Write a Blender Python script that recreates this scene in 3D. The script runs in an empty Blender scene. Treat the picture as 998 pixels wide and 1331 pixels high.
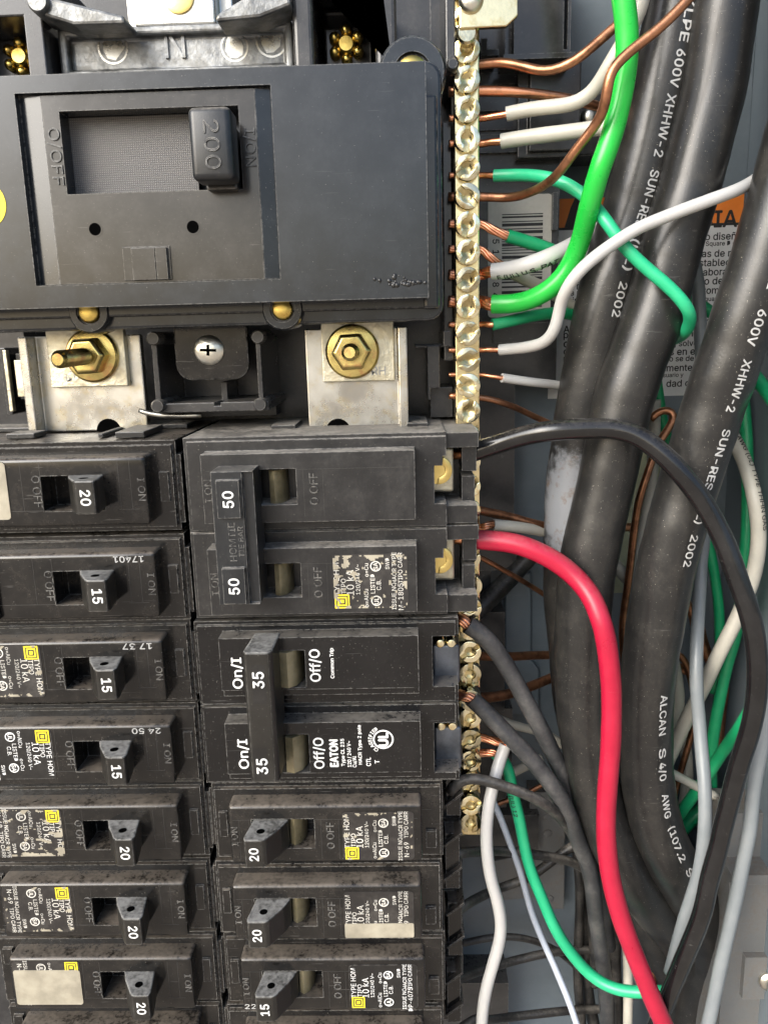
import bpy, bmesh, math, random
from mathutils import Vector, Matrix, noise as mnoise
random.seed(7)
S = bpy.context.scene
COL = S.collection
MM = 0.001
# ------------------------------------------------------------------ camera
CAM = Vector((-2.703, -206.429, 28.942)); FOC = 1050.709
RGT = Vector((0.99943, 0.02123, -0.02638)); FWD = Vector((-0.02638, 0.97662, -0.21335)); UPV = Vector((0.02123, 0.21392, 0.97662))
UPV = (UPV - FWD * UPV.dot(FWD)).normalized(); RGT = FWD.cross(UPV).normalized()
cd = bpy.data.cameras.new('camera'); cam = bpy.data.objects.new('camera', cd); COL.objects.link(cam)
cam.matrix_world = Matrix(((RGT.x, UPV.x, -FWD.x, CAM.x * MM), (RGT.y, UPV.y, -FWD.y, CAM.y * MM), (RGT.z, UPV.z, -FWD.z, CAM.z * MM), (0, 0, 0, 1)))
cd.sensor_fit = 'VERTICAL'; cd.sensor_height = 24.0; cd.lens = 24.0 * FOC / 1331.0
cd.clip_start = 0.01; cd.clip_end = 2500.0
S.camera = cam
# ------------------------------------------------------------------ light
SUN_DIR = Vector((-0.60, -0.66, 0.50)).normalized()          # towards the veiled sun
w = bpy.data.worlds.new('World'); S.world = w; w.use_nodes = True
nt = w.node_tree; bg = nt.nodes['Background']
sky = nt.nodes.new('ShaderNodeTexSky'); sky.sky_type = 'NISHITA'; sky.sun_disc = False
sky.sun_elevation = math.asin(SUN_DIR.z); sky.sun_rotation = math.atan2(SUN_DIR.x, SUN_DIR.y)
sky.dust_density = 5.0; sky.air_density = 1.0; sky.ozone_density = 1.0
nt.links.new(sky.outputs[0], bg.inputs[0]); bg.inputs[1].default_value = 0.15
sl = bpy.data.lights.new('sun', 'SUN'); sl.energy = 1.35; sl.angle = math.radians(46); sl.color = (1.0, 0.975, 0.94)
so = bpy.data.objects.new('sun', sl); COL.objects.link(so); so.rotation_euler = SUN_DIR.to_track_quat('Z', 'Y').to_euler()
S.view_settings.view_transform = 'Standard'; S.view_settings.look = 'None'; S.view_settings.gamma = 1.0
S.view_settings.use_curve_mapping = False; S.view_settings.exposure = 0.92
S.view_settings.use_white_balance = True; S.view_settings.white_balance_temperature = 5850; S.view_settings.white_balance_tint = 8
S.render.engine = 'CYCLES'
S.cycles.max_bounces = 6; S.cycles.caustics_reflective = False; S.cycles.caustics_refractive = False
S.cycles.use_denoising = True

# ------------------------------------------------------------------ helpers
def P(px, py, Y):
    """point of the plane at depth Y (mm behind the breaker faces) seen at a photo position"""
    d = FWD + RGT * ((px - 499.0) / FOC) - UPV * ((py - 665.5) / FOC)
    return CAM + d * ((Y - CAM.y) / d.y)
def rect(x0, y0, x1, y1, Y):
    xm, ym = (x0 + x1) / 2, (y0 + y1) / 2
    return P(x0, ym, Y).x, P(x1, ym, Y).x, P(xm, y1, Y).z, P(xm, y0, Y).z      # x0 x1 z0 z1
MATS = {}
def node(nt, t, **k):
    n = nt.nodes.new(t)
    for a, b in k.items(): setattr(n, a, b)
    return n
def mathn(nt, op, a, b=None, clamp=False):
    n = node(nt, 'ShaderNodeMath', operation=op); n.use_clamp = clamp
    for i, v in enumerate((a, b)):
        if v is None: continue
        if isinstance(v, (int, float)): n.inputs[i].default_value = v
        else: nt.links.new(v, n.inputs[i])
    return n.outputs[0]
def ramp(nt, src, a, b):
    n = node(nt, 'ShaderNodeMapRange'); n.interpolation_type = 'SMOOTHSTEP'
    nt.links.new(src, n.inputs[0]); n.inputs[1].default_value = a; n.inputs[2].default_value = b
    return n.outputs[0]
def mixc(nt, fac, a, b):
    n = node(nt, 'ShaderNodeMix', data_type='RGBA')
    if isinstance(fac, (int, float)): n.inputs[0].default_value = fac
    else: nt.links.new(fac, n.inputs[0])
    for i, v in ((6, a), (7, b)):
        if isinstance(v, tuple): n.inputs[i].default_value = (*v[:3], 1)
        else: nt.links.new(v, n.inputs[i])
    return n.outputs[2]
def mixf(nt, fac, a, b):
    n = node(nt, 'ShaderNodeMix', data_type='FLOAT')
    nt.links.new(fac, n.inputs[0])
    for i, v in ((2, a), (3, b)):
        if isinstance(v, (int, float)): n.inputs[i].default_value = v
        else: nt.links.new(v, n.inputs[i])
    return n.outputs[0]
def noise(nt, pos, scale, detail=4, rough=.6, stretch=None):
    n = node(nt, 'ShaderNodeTexNoise'); n.inputs['Scale'].default_value = scale; n.inputs['Detail'].default_value = detail
    n.inputs['Roughness'].default_value = rough
    if stretch:
        m = node(nt, 'ShaderNodeMapping'); m.inputs['Scale'].default_value = stretch; nt.links.new(pos, m.inputs[0]); pos = m.outputs[0]
    nt.links.new(pos, n.inputs['Vector']); return n.outputs['Fac']
def M(name, base, rough=.4, metal=0., dust=0., film=0., edge=0., bump=.06, bscale=2500, var=.15, spec=.5, speck=0., tint=None, tint_amt=0.,
      dustcol=(.30, .275, .235), edgecol=(.40, .39, .36), coat=0., ovar=0., roughvar=.15, scratch=0.):
    m = bpy.data.materials.new(name); m.use_nodes = True; nt = m.node_tree
    bs = nt.nodes['Principled BSDF']; geo = node(nt, 'ShaderNodeNewGeometry'); pos = geo.outputs['Position']
    n1 = noise(nt, pos, 120, 5); n2 = noise(nt, pos, 900, 4)
    col = mixc(nt, ramp(nt, n1, .3, .7), tuple(c * (1 - var) for c in base), tuple(min(1, c * (1 + var)) for c in base))
    if tint: col = mixc(nt, mathn(nt, 'MULTIPLY', ramp(nt, noise(nt, pos, 260, 3), .48, .68), tint_amt), col, tint)
    r = mathn(nt, 'ADD', rough - roughvar / 2, mathn(nt, 'MULTIPLY', n1, roughvar))
    mask = None
    def over(col, r, f, c, rr):
        return mixc(nt, f, col, c), mixf(nt, f, r, rr)
    if film:
        f = mathn(nt, 'MULTIPLY', ramp(nt, mathn(nt, 'ADD', mathn(nt, 'MULTIPLY', n1, .6), mathn(nt, 'MULTIPLY', n2, .4)), .42, .75), film, True)
        col, r = over(col, r, f, dustcol, .85)
    if speck:
        n3 = noise(nt, pos, 2600, 2, .5)
        f = mathn(nt, 'MULTIPLY', ramp(nt, n3, .70, .76), speck, True)
        col, r = over(col, r, f, (.42, .39, .33), .9)
    if scratch:
        n5 = noise(nt, pos, 700, 2, .5, (.12, 1, 2.2))
        f = mathn(nt, 'MULTIPLY', ramp(nt, n5, .70, .74), scratch, True)
        col, r = over(col, r, f, (.30, .29, .27), .6)
    if edge:  # edges painted paler: wear together with stand-in edge highlights
        bv = node(nt, 'ShaderNodeBevel'); bv.samples = 4; bv.inputs['Radius'].default_value = .00042
        dp = node(nt, 'ShaderNodeVectorMath', operation='DOT_PRODUCT')
        nt.links.new(bv.outputs[0], dp.inputs[0]); nt.links.new(geo.outputs['True Normal'], dp.inputs[1])
        e = ramp(nt, mathn(nt, 'SUBTRACT', 1.0, dp.outputs['Value']), .02, .11)
        f = mathn(nt, 'MULTIPLY', mathn(nt, 'MULTIPLY', e, ramp(nt, n2, .34, .60)), edge, True)
        col, r = over(col, r, f, edgecol, .5)
    if dust:
        sp = node(nt, 'ShaderNodeSeparateXYZ'); nt.links.new(geo.outputs['Normal'], sp.inputs[0])
        up = ramp(nt, sp.outputs[2], .25, .85)
        f = mathn(nt, 'MULTIPLY', mathn(nt, 'MULTIPLY', up, ramp(nt, mathn(nt, 'ADD', mathn(nt, 'MULTIPLY', n1, .5), mathn(nt, 'MULTIPLY', n2, .5)), .30, .62)), dust, True)
        col, r = over(col, r, f, dustcol, .95)
    if ovar:
        oi = node(nt, 'ShaderNodeObjectInfo')
        hv = node(nt, 'ShaderNodeHueSaturation'); nt.links.new(col, hv.inputs['Color'])
        nt.links.new(mathn(nt, 'ADD', 1 - ovar / 2, mathn(nt, 'MULTIPLY', oi.outputs['Random'], ovar)), hv.inputs['Value']); col = hv.outputs[0]
    nt.links.new(col, bs.inputs['Base Color']); nt.links.new(r, bs.inputs['Roughness'])
    bs.inputs['Metallic'].default_value = metal; bs.inputs['Specular IOR Level'].default_value = spec
    if coat: bs.inputs['Coat Weight'].default_value = coat; bs.inputs['Coat Roughness'].default_value = .15
    if bump:
        b = node(nt, 'ShaderNodeBump'); b.inputs['Strength'].default_value = bump; b.inputs['Distance'].default_value = .0004
        nt.links.new(mathn(nt, 'ADD', noise(nt, pos, bscale, 3), mathn(nt, 'MULTIPLY', n1, 1.5)), b.inputs['Height']); nt.links.new(b.outputs[0], bs.inputs['Normal'])
    MATS[name] = m; return m
M('plastic', (.0085, .0082, .0078), .14, dust=.45, film=.07, edge=.65, speck=.32, scratch=.14, ovar=.3, bump=.02, roughvar=.2, dustcol=(.25, .21, .165))
M('line', (.030, .029, .027), .35, bump=0)
M('plastic_matte', (.0125, .0125, .013), .33, dust=.95, film=.06, edge=.55, speck=.35)
M('cover', (.0135, .0163, .0202), .18, dust=.35, film=.035, edge=.35, speck=.35, bump=.008, scratch=.06, dustcol=(.21, .22, .23))
M('plastic_gloss', (.0055, .0055, .0058), .16, dust=.5, film=.015, edge=.6, speck=.3, scratch=.1, bump=.02)
M('cover_gloss', (.026, .0245, .023), .15, dust=.3, film=.05, edge=.3, speck=.15, bump=.012, scratch=.12)
M('base_plastic', (.032, .032, .033), .22, dust=.3, film=.06, edge=.4, speck=.15)
M('handle', (.014, .013, .011), .33, dust=1.0, film=.04, edge=.8, speck=.4, dustcol=(.22, .215, .20))
M('handle_black', (.010, .0115, .0135), .32, dust=.6, film=.03, edge=.5, speck=.25)
M('hole_shade', (.002, .002, .002), .9, bump=0, spec=0.)  # near-black that paints the shade inside holes and slots
M('shutter', (.24, .205, .115), .3, var=.35, bump=.05, film=.3, metal=.3)
M('white_print', (.78, .78, .76), .6, bump=0, var=.06)
M('worn_print', (.62, .60, .54), .7, bump=0, var=.25)
M('grey_print', (.36, .36, .35), .6, bump=0, var=.2)
M('black_print', (.02, .02, .02), .6, bump=0)
M('sticker_black', (.010, .0095, .009), .40, bump=.02, edge=.3, film=.04)
M('sticker_worn', (.017, .015, .014), .5, film=.12, bump=.03)
M('cream_patch', (.31, .28, .21), .8, var=.22, film=.5, bump=.1, dustcol=(.38, .355, .28), bscale=1200)
M('yellow', (.85, .68, .02), .5, bump=0, var=.1)
M('casting', (.21, .215, .215), .40, metal=.7, var=.5, bump=.4, bscale=500, film=.6, dustcol=(.26, .25, .22), roughvar=.4, tint=(.07, .07, .065), tint_amt=.6)
M('bar_brass', (.81, .70, .42), .20, metal=1, var=.12, bump=.05, roughvar=.2, bscale=1200, tint=(.58, .43, .17), tint_amt=.5)
M('screw_zinc', (.78, .72, .50), .17, metal=1, var=.25, tint=(.48, .33, .10), tint_amt=.8, bump=.12, bscale=1500, ovar=.6)
M('brass', (.70, .52, .14), .28, metal=1, var=.25, tint=(.52, .34, .08), tint_amt=.7, bump=.1)
M('chromate', (.66, .54, .20), .24, metal=1, var=.3, tint=(.55, .24, .12), tint_amt=.6, bump=.1)
M('lug_brass', (.80, .62, .22), .3, metal=1, var=.1, bump=.08)
M('lug_plate', (.52, .49, .38), .38, metal=.85, var=.25, bump=.4, bscale=700, tint=(.46, .37, .18), tint_amt=.3, roughvar=.3)
M('aluminium', (.50, .49, .45), .27, metal=.95, var=.15, bump=.06, roughvar=.3, film=.15, tint=(.48, .39, .18), tint_amt=.35)  # yellow tint paints a reflection into the strap metal
M('steel_screw', (.68, .66, .58), .3, metal=1, var=.2, bump=.2, bscale=900)
M('tin', (.14, .155, .18), .35, metal=.8, var=.4, bump=.2, roughvar=.3)
M('paint', (.145, .175, .20), .36, var=.06, bump=.05, film=.12, bscale=1500, dustcol=(.20, .185, .155), scratch=.12)
M('paint_dusty', (.14, .143, .142), .45, var=.08, bump=.08, film=.7, bscale=900, dustcol=(.145, .115, .085), dust=.5, edge=.4, edgecol=(.36, .36, .36))
M('copper', (.78, .36, .19), .3, metal=1, var=.2, bump=.12, tint=(.45, .20, .11), tint_amt=.6)
M('copper_brown', (.40, .19, .10), .36, metal=.9, var=.25, bump=.12, tint=(.17, .085, .05), tint_amt=.7)
M('copper_strand', (.80, .38, .22), .3, metal=1, var=.25, bump=.1, tint=(.50, .20, .10), tint_amt=.5)
M('ins_green', (.030, .44, .045), .28, var=.06, bump=.03, film=.05)
M('ins_green2', (.02, .30, .115), .36, var=.08, bump=.03, film=.08)
M('ins_green3', (.035, .42, .19), .34, var=.06, bump=.03, film=.06)
M('ins_white', (.47, .465, .447), .36, var=.05, bump=.04, film=.14, scratch=.06)
M('ins_cream', (.46, .44, .375), .40, var=.08, bump=.04, film=.2)
M('ins_bluewhite', (.48, .52, .60), .36, var=.04, bump=.03, film=.06)
M('ins_grey', (.195, .215, .225), .34, var=.06, bump=.04, film=.14)
M('ins_red', (.37, .0075, .034), .30, var=.08, bump=.05, film=.03, dust=.3, dustcol=(.34, .16, .15), scratch=.05)
M('ins_black', (.008, .008, .0085), .15, var=.2, bump=.05, dust=.12, film=.02, speck=.12, bscale=900, scratch=.1)
M('ins_black_dusty', (.020, .019, .018), .40, var=.3, bump=.25, dust=.3, film=.22, speck=.5, bscale=700)
M('ins_darkgrey', (.042, .043, .045), .42, var=.25, bump=.25, dust=.3, film=.2, bscale=500)
M('cable', (.0165, .0163, .0158), .31, var=.10, bump=.08, dust=.22, film=.09, speck=.7, bscale=1600, roughvar=.15, scratch=.12, dustcol=(.20, .175, .135))
M('cable_scraped', (.0165, .0163, .0158), .31, var=.10, bump=.10, film=.09, speck=.7, bscale=900, roughvar=.15, scratch=.12, dustcol=(.20, .175, .135))
M('jacket_ink', (.46, .46, .45), .6, bump=0, var=.12)
M('label_white', (.70, .70, .69), .5, var=.05, bump=.02, film=.15)
M('label_orange', (.80, .22, .02), .5, var=.06, bump=.02, film=.1)
M('label_aged', (.55, .53, .47), .55, var=.1, bump=.02, film=.3)
M('screen', (.34, .33, .32), .7, var=.06, bump=0)
M('soil', (.42, .34, .25), .9, var=.3, bump=0)
M('melt', (.006, .006, .006), .3, bump=.3, bscale=900, film=.05)
M('olive_sheet', (.34, .36, .24), .5, bump=.03, film=.2)
M('recess_shade', (.56, .47, .24), .25, metal=1, var=.4, bump=.2, bscale=900, tint=(.30, .20, .06), tint_amt=.6)  # socket floor metal darkened so the slots look shaded
# woven screen: fine crossed threads as relief and tone
nt = MATS['screen'].node_tree; bs = nt.nodes['Principled BSDF']; geo = node(nt, 'ShaderNodeNewGeometry')
wv = []
for d in ('X', 'Z'):
    a = node(nt, 'ShaderNodeTexWave', wave_type='BANDS', bands_direction=d); a.inputs['Scale'].default_value = 600; a.inputs['Distortion'].default_value = .5
    nt.links.new(geo.outputs['Position'], a.inputs[0]); wv.append(a.outputs['Fac'])
h = mathn(nt, 'MULTIPLY', wv[0], wv[1]); b = node(nt, 'ShaderNodeBump'); b.inputs['Strength'].default_value = .5; b.inputs['Distance'].default_value = .0003
nt.links.new(h, b.inputs['Height']); nt.links.new(b.outputs[0], bs.inputs['Normal'])
nt.links.new(mixc(nt, mathn(nt, 'MULTIPLY', h, 1.0), (.10, .097, .094), (.215, .21, .20)), bs.inputs['Base Color'])
# scraped cable: a rubbed pale patch where the jacket was skinned
nt = MATS['cable_scraped'].node_tree; bs = nt.nodes['Principled BSDF']; geo = node(nt, 'ShaderNodeNewGeometry')
old = bs.inputs['Base Color'].links[0].from_socket
c = P(735, 660, 26); dn = node(nt, 'ShaderNodeVectorMath', operation='SUBTRACT'); nt.links.new(geo.outputs['Position'], dn.inputs[0]); dn.inputs[1].default_value = c * MM
sc_ = node(nt, 'ShaderNodeVectorMath', operation='MULTIPLY'); nt.links.new(dn.outputs[0], sc_.inputs[0]); sc_.inputs[1].default_value = (105, 60, 46)
ln = node(nt, 'ShaderNodeVectorMath', operation='LENGTH'); nt.links.new(sc_.outputs[0], ln.inputs[0])
dist = mathn(nt, 'ADD', ln.outputs['Value'], mathn(nt, 'MULTIPLY', noise(nt, geo.outputs['Position'], 260, 5, .7), .9))
f = mathn(nt, 'SUBTRACT', 1.0, ramp(nt, dist, 1.0, 1.35))
pc = mixc(nt, ramp(nt, noise(nt, geo.outputs['Position'], 200, 4, .6), .54, .72), (.20, .21, .225), (.13, .09, .065))
nt.links.new(mixc(nt, f, old, pc), bs.inputs['Base Color'])

def link(o, parent=None, label=None, cat=None, group=None, kind=None):
    COL.objects.link(o)
    if parent: o.parent = parent
    if label: o['label'] = label
    if cat: o['category'] = cat
    if group: o['group'] = group
    if kind: o['kind'] = kind
    return o
def empty(name, loc, label, cat, group=None, roty=0.):
    o = bpy.data.objects.new(name, None); o.empty_display_size = .01
    o.location = Vector(loc) * MM; o.rotation_euler = (0, roty, 0)
    return link(o, None, label, cat, group)
class MB:
    """collects geometry in millimetres"""
    def __init__(s): s.bm = bmesh.new()
    def add(s, vs, fs):
        v = [s.bm.verts.new(p) for p in vs]
        for f in fs:
            try: s.bm.faces.new([v[i] for i in f])
            except ValueError: pass
        return v
    def box(s, x0, x1, y0, y1, z0, z1, mat=None):
        vs = [Vector((x, y, z)) for x in (x0, x1) for y in (y0, y1) for z in (z0, z1)]
        if mat is not None: vs = [mat @ p for p in vs]
        s.add(vs, [(0, 1, 3, 2), (4, 6, 7, 5), (0, 4, 5, 1), (2, 3, 7, 6), (0, 2, 6, 4), (1, 5, 7, 3)])
    def prism(s, poly, y0, y1, axis='Y'):
        n = len(poly)
        g = (lambda a, b, t: Vector((a, t, b))) if axis == 'Y' else (lambda a, b, t: Vector((a, b, t))) if axis == 'Z' else (lambda a, b, t: Vector((t, a, b)))
        vs = [g(a, b, y0) for a, b in poly] + [g(a, b, y1) for a, b in poly]
        s.add(vs, [tuple(range(n)), tuple(range(2 * n - 1, n - 1, -1))] + [(i, (i + 1) % n + 0, (i + 1) % n + n, i + n) for i in range(n)])
    def lathe(s, c, prof, seg=24, axis=(0, 1, 0), ph=0.):
        """prof: (r, t) along axis; capped"""
        ax = Vector(axis).normalized(); a = ax.orthogonal().normalized(); b = ax.cross(a); c = Vector(c)
        rings = []
        for r, t in prof:
            rings.append([s.bm.verts.new(c + ax * t + (a * math.cos(ph + 2 * math.pi * i / seg) + b * math.sin(ph + 2 * math.pi * i / seg)) * r) for i in range(seg)])
        for A, B in zip(rings, rings[1:]):
            for i in range(seg): s.bm.faces.new((A[i], A[(i + 1) % seg], B[(i + 1) % seg], B[i]))
        s.bm.faces.new(rings[0][::-1]); s.bm.faces.new(rings[-1])
    def relief(s, rects, yback):
        """stack of rectangles (x0,x1,z0,z1,y) overwriting each other; y = front depth, None = nothing"""
        rd = lambda v: round(v, 4)
        xs = sorted({rd(v) for r in rects for v in r[:2]}); zs = sorted({rd(v) for r in rects for v in r[2:4]})
        ys = sorted({rd(r[4]) for r in rects if r[4] is not None} | {rd(yback)})
        def front(i, j):
            cx, cz = (xs[i] + xs[i + 1]) / 2, (zs[j] + zs[j + 1]) / 2; y = None
            for r in rects:
                if min(r[0], r[1]) < cx < max(r[0], r[1]) and min(r[2], r[3]) < cz < max(r[2], r[3]): y = r[4]
            return y
        nx, nz, ny = len(xs) - 1, len(zs) - 1, len(ys) - 1
        F = [[front(i, j) for j in range(nz)] for i in range(nx)]
        def sol(i, j, k):
            return 0 <= i < nx and 0 <= j < nz and 0 <= k < ny and F[i][j] is not None and ys[k] >= rd(F[i][j]) - 1e-6
        vc = {}
        def V(i, j, k):
            if (i, j, k) not in vc: vc[(i, j, k)] = s.bm.verts.new((xs[i], ys[k], zs[j]))
            return vc[(i, j, k)]
        for i in range(nx):
            for j in range(nz):
                for k in range(ny):
                    if not sol(i, j, k): continue
                    for dx, dz, dy, q in ((-1, 0, 0, ((0, 0, 0), (0, 0, 1), (0, 1, 1), (0, 1, 0))), (1, 0, 0, ((1, 0, 0), (1, 1, 0), (1, 1, 1), (1, 0, 1))),
                                          (0, -1, 0, ((0, 0, 0), (1, 0, 0), (1, 0, 1), (0, 0, 1))), (0, 1, 0, ((0, 1, 0), (0, 1, 1), (1, 1, 1), (1, 1, 0))),
                                          (0, 0, -1, ((0, 0, 0), (0, 1, 0), (1, 1, 0), (1, 0, 0))), (0, 0, 1, ((0, 0, 1), (1, 0, 1), (1, 1, 1), (0, 1, 1)))):
                        if not sol(i + dx, j + dz, k + dy):
                            try: s.bm.faces.new([V(i + a, j + b_, k + c_) for a, b_, c_ in q])
                            except ValueError: pass
    def tube(s, pts, r, seg=14, cap=True, ph=0.):
        """pts Vectors; r number or list"""
        n = len(pts); T = []
        for i in range(n): T.append((pts[min(i + 1, n - 1)] - pts[max(i - 1, 0)]).normalized())
        N = T[0].orthogonal().normalized(); rings = []
        for i in range(n):
            if i:
                ax = T[i - 1].cross(T[i])
                if ax.length > 1e-7: N = Matrix.Rotation(T[i - 1].angle(T[i]), 3, ax.normalized()) @ N
            N = (N - T[i] * N.dot(T[i])).normalized(); B = T[i].cross(N); rr = r[i] if isinstance(r, (list, tuple)) else r
            rings.append([s.bm.verts.new(pts[i] + (N * math.cos(ph + 2 * math.pi * k / seg) + B * math.sin(ph + 2 * math.pi * k / seg)) * rr) for k in range(seg)])
        for A, B in zip(rings, rings[1:]):
            for k in range(seg): s.bm.faces.new((A[k], A[(k + 1) % seg], B[(k + 1) % seg], B[k]))
        if cap: s.bm.faces.new(rings[0][::-1]); s.bm.faces.new(rings[-1])
    def mesh(s, name, mat, bevel=0., smooth=False, seg=2, dissolve=False, recalc=True, outer=None):
        bm = s.bm
        if dissolve: bmesh.ops.dissolve_limit(bm, angle_limit=math.radians(1), verts=bm.verts, edges=bm.edges)
        if recalc: bmesh.ops.recalc_face_normals(bm, faces=bm.faces)
        if outer:      # round the front outline more than the rest
            off, x0, x1, z0, z1, yf = outer; on = lambda v, a, b: abs(v - a) < 1e-3 or abs(v - b) < 1e-3
            ed = [e for e in bm.edges if all((abs(v.co.y - yf) < 1e-3 or True) and (on(v.co.x, x0, x1) or on(v.co.z, z0, z1)) for v in e.verts) and len(e.link_faces) == 2 and e.calc_face_angle(0) > .4
                  and min(v.co.y for v in e.verts) < yf + 1e-3]
            bmesh.ops.bevel(bm, geom=ed, offset=off, segments=4, profile=.5, affect='EDGES', clamp_overlap=True)
        if bevel:
            ed = [e for e in bm.edges if len(e.link_faces) == 2 and e.calc_face_angle(0) > math.radians(25)]
            bmesh.ops.bevel(bm, geom=ed, offset=bevel, segments=seg, profile=.5, affect='EDGES', clamp_overlap=True)
        bmesh.ops.scale(bm, vec=(MM, MM, MM), verts=bm.verts)
        me = bpy.data.meshes.new(name); bm.to_mesh(me); bm.free()
        me.materials.append(MATS[mat])
        if smooth:
            me.polygons.foreach_set('use_smooth', [True] * len(me.polygons))
            if smooth != 'all': me.set_sharp_from_angle(angle=math.radians(40))
        return me
    def obj(s, name, mat, parent=None, label=None, cat=None, group=None, kind=None, **k):
        return link(bpy.data.objects.new(name, s.mesh(name, mat, **k)), parent, label, cat, group, kind)
def inst(name, me, parent=None, loc=(0, 0, 0), **k):
    o = bpy.data.objects.new(name, me); o.location = Vector(loc) * MM
    return link(o, parent, **k)

# text -> flat outlines
TC = {}
try: FONT = bpy.data.fonts.load(bpy.utils.system_resource('DATAFILES', path='fonts') + '/Inter.woff2')
except Exception: FONT = None
def text_geo(s, bold=0.):
    bold = 0. if bold < .008 else .015 if bold < .04 else .04
    if (s, bold) not in TC:
        cu = bpy.data.curves.new('t', 'FONT'); cu.body = s
        if FONT: cu.font = FONT
        cu.resolution_u = 2; cu.fill_mode = 'FRONT'
        o = bpy.data.objects.new('t', cu); me = bpy.data.meshes.new_from_object(o)
        vs = [(v.co.x, v.co.y) for v in me.vertices]; fs = [tuple(p.vertices) for p in me.polygons]
        bpy.data.objects.remove(o); bpy.data.curves.remove(cu); bpy.data.meshes.remove(me)
        if not vs: vs = [(0, 0)]; fs = []
        x0 = min(v[0] for v in vs); x1 = max(v[0] for v in vs); y0 = min(v[1] for v in vs); y1 = max(v[1] for v in vs)
        n_ = len(vs); vs = [(a - (x0 + x1) / 2, b - (y0 + y1) / 2, 0) for a, b in vs]
        if bold:
            base_v, base_f = list(vs), list(fs); vs = []; fs = []
            for k_, (ox, oy) in enumerate(((0, 0), (bold, 0), (-bold, 0), (0, bold), (0, -bold))):
                vs += [(a + ox, b + oy, k_) for a, b, _ in base_v]; fs += [tuple(i + n_ * k_ for i in f) for f in base_f]
        TC[(s, bold)] = (vs, fs, x1 - x0, max(y1 - y0, 1e-3))
    return TC[(s, bold)]
def put_text(mb, s, x, y, z, h=None, w=None, rot=0., bold=.0, depth=0., italic=0.):
    """text centred at (x,z) on plane y facing the viewer; h = height mm, w = width mm"""
    vs, fs, W, H = text_geo(s, bold)
    sx = sy = None
    if h: sy = h / H
    if w: sx = w / W
    sx = sx or sy; sy = sy or sx
    c, sn = math.cos(rot), math.sin(rot); pts = []
    for a, b, k_ in vs:
        a, b = a * sx + b * sy * italic, b * sy
        pts.append((x + a * c - b * sn, z + a * sn + b * c))
    if not depth: mb.add([Vector((a, y - .004 * q[2], b)) for (a, b), q in zip(pts, vs)], fs)
    else:
        n = len(pts); cnt = {}
        for f in fs:
            for i in range(len(f)):
                e = (f[i], f[(i + 1) % len(f)]); cnt[e] = 1
        side = [(a, b) for (a, b) in cnt if (b, a) not in cnt]
        mb.add([Vector((a, y - depth, b)) for a, b in pts] + [Vector((a, y, b)) for a, b in pts], list(fs) + [(a, a + n, b + n, b) for a, b in side])
def ring_geo(mb, x, y, z, r0, r1, seg=20):
    vs = []; 
    for i in range(seg):
        t = 2 * math.pi * i / seg; vs += [Vector((x + math.cos(t) * r0, y, z + math.sin(t) * r0)), Vector((x + math.cos(t) * r1, y, z + math.sin(t) * r1))]
    mb.add(vs, [(2 * i, 2 * i + 1, (2 * i + 3) % (2 * seg), (2 * i + 2) % (2 * seg)) for i in range(seg)])
def quad(mb, x0, x1, z0, z1, y): mb.add([Vector((x0, y, z0)), Vector((x1, y, z0)), Vector((x1, y, z1)), Vector((x0, y, z1))], [(0, 1, 2, 3)])
def rrect(x0, x1, z0, z1, r, seg=4):
    p = []
    for cx, cz, a in ((x1 - r, z1 - r, 0), (x0 + r, z1 - r, 90), (x0 + r, z0 + r, 180), (x1 - r, z0 + r, 270)):
        for i in range(seg + 1):
            t = math.radians(a + 90 * i / seg); p.append((cx + r * math.cos(t), cz + r * math.sin(t)))
    return p
H90 = math.pi / 2

# ------------------------------------------------------------------ the setting
mb = MB(); mb.add([Vector((a * 900000, b * 900000, -1350)) for a, b in ((-1, -1), (1, -1), (1, 1), (-1, 1))], [(0, 1, 2, 3)])
mb.obj('ground', 'soil', kind='structure')
YB = 75.; XR, XL, ZT, ZB, YF = P(978, 110, YB).x, -252., 250., -330., -12.
en = empty('panel_enclosure', (0, YB, ZB), 'grey painted steel enclosure box behind all the wires and breakers', 'enclosure')
en_o = Vector((0, YB, ZB))
def en_part(name, mat, f, **k):
    mb = MB(); f(mb); bmesh.ops.translate(mb.bm, vec=-en_o, verts=mb.bm.verts); return mb.obj(name, mat, en, **k)
en_part('back_panel', 'paint', lambda m: m.box(XL, XR, YB, YB + 1.5, ZB, ZT), bevel=.2)
en_part('side_panel', 'paint', lambda m: m.box(XR + .01, XR + 1.6, YF, YB + 1.5, ZB, ZT), bevel=.2)
en_part('side_panel', 'paint', lambda m: m.box(XL - 1.6, XL - .01, YF, YB + 1.5, ZB, ZT), bevel=.2)
en_part('top_panel', 'paint', lambda m: m.box(XL - 1.6, XR + 1.6, YF, YB + 1.5, ZT + .01, ZT + 1.6), bevel=.2)
en_part('bottom_panel', 'paint', lambda m: m.box(XL - 1.6, XR + 1.6, YF, YB + 1.5, ZB - 1.6, ZB - .01), bevel=.2)
def px_poly(pts, Y): return [(P(a, b, Y).x, P(a, b, Y).z) for a, b in pts]
# raised stiffening steps pressed into the back panel
en_part('raised_step', 'paint', lambda m: m.prism(px_poly([(656, 745), (690, 745), (690, 858), (700, 870), (700, 930), (656, 930)], 71), 71, YB - .01), bevel=.6)
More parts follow.
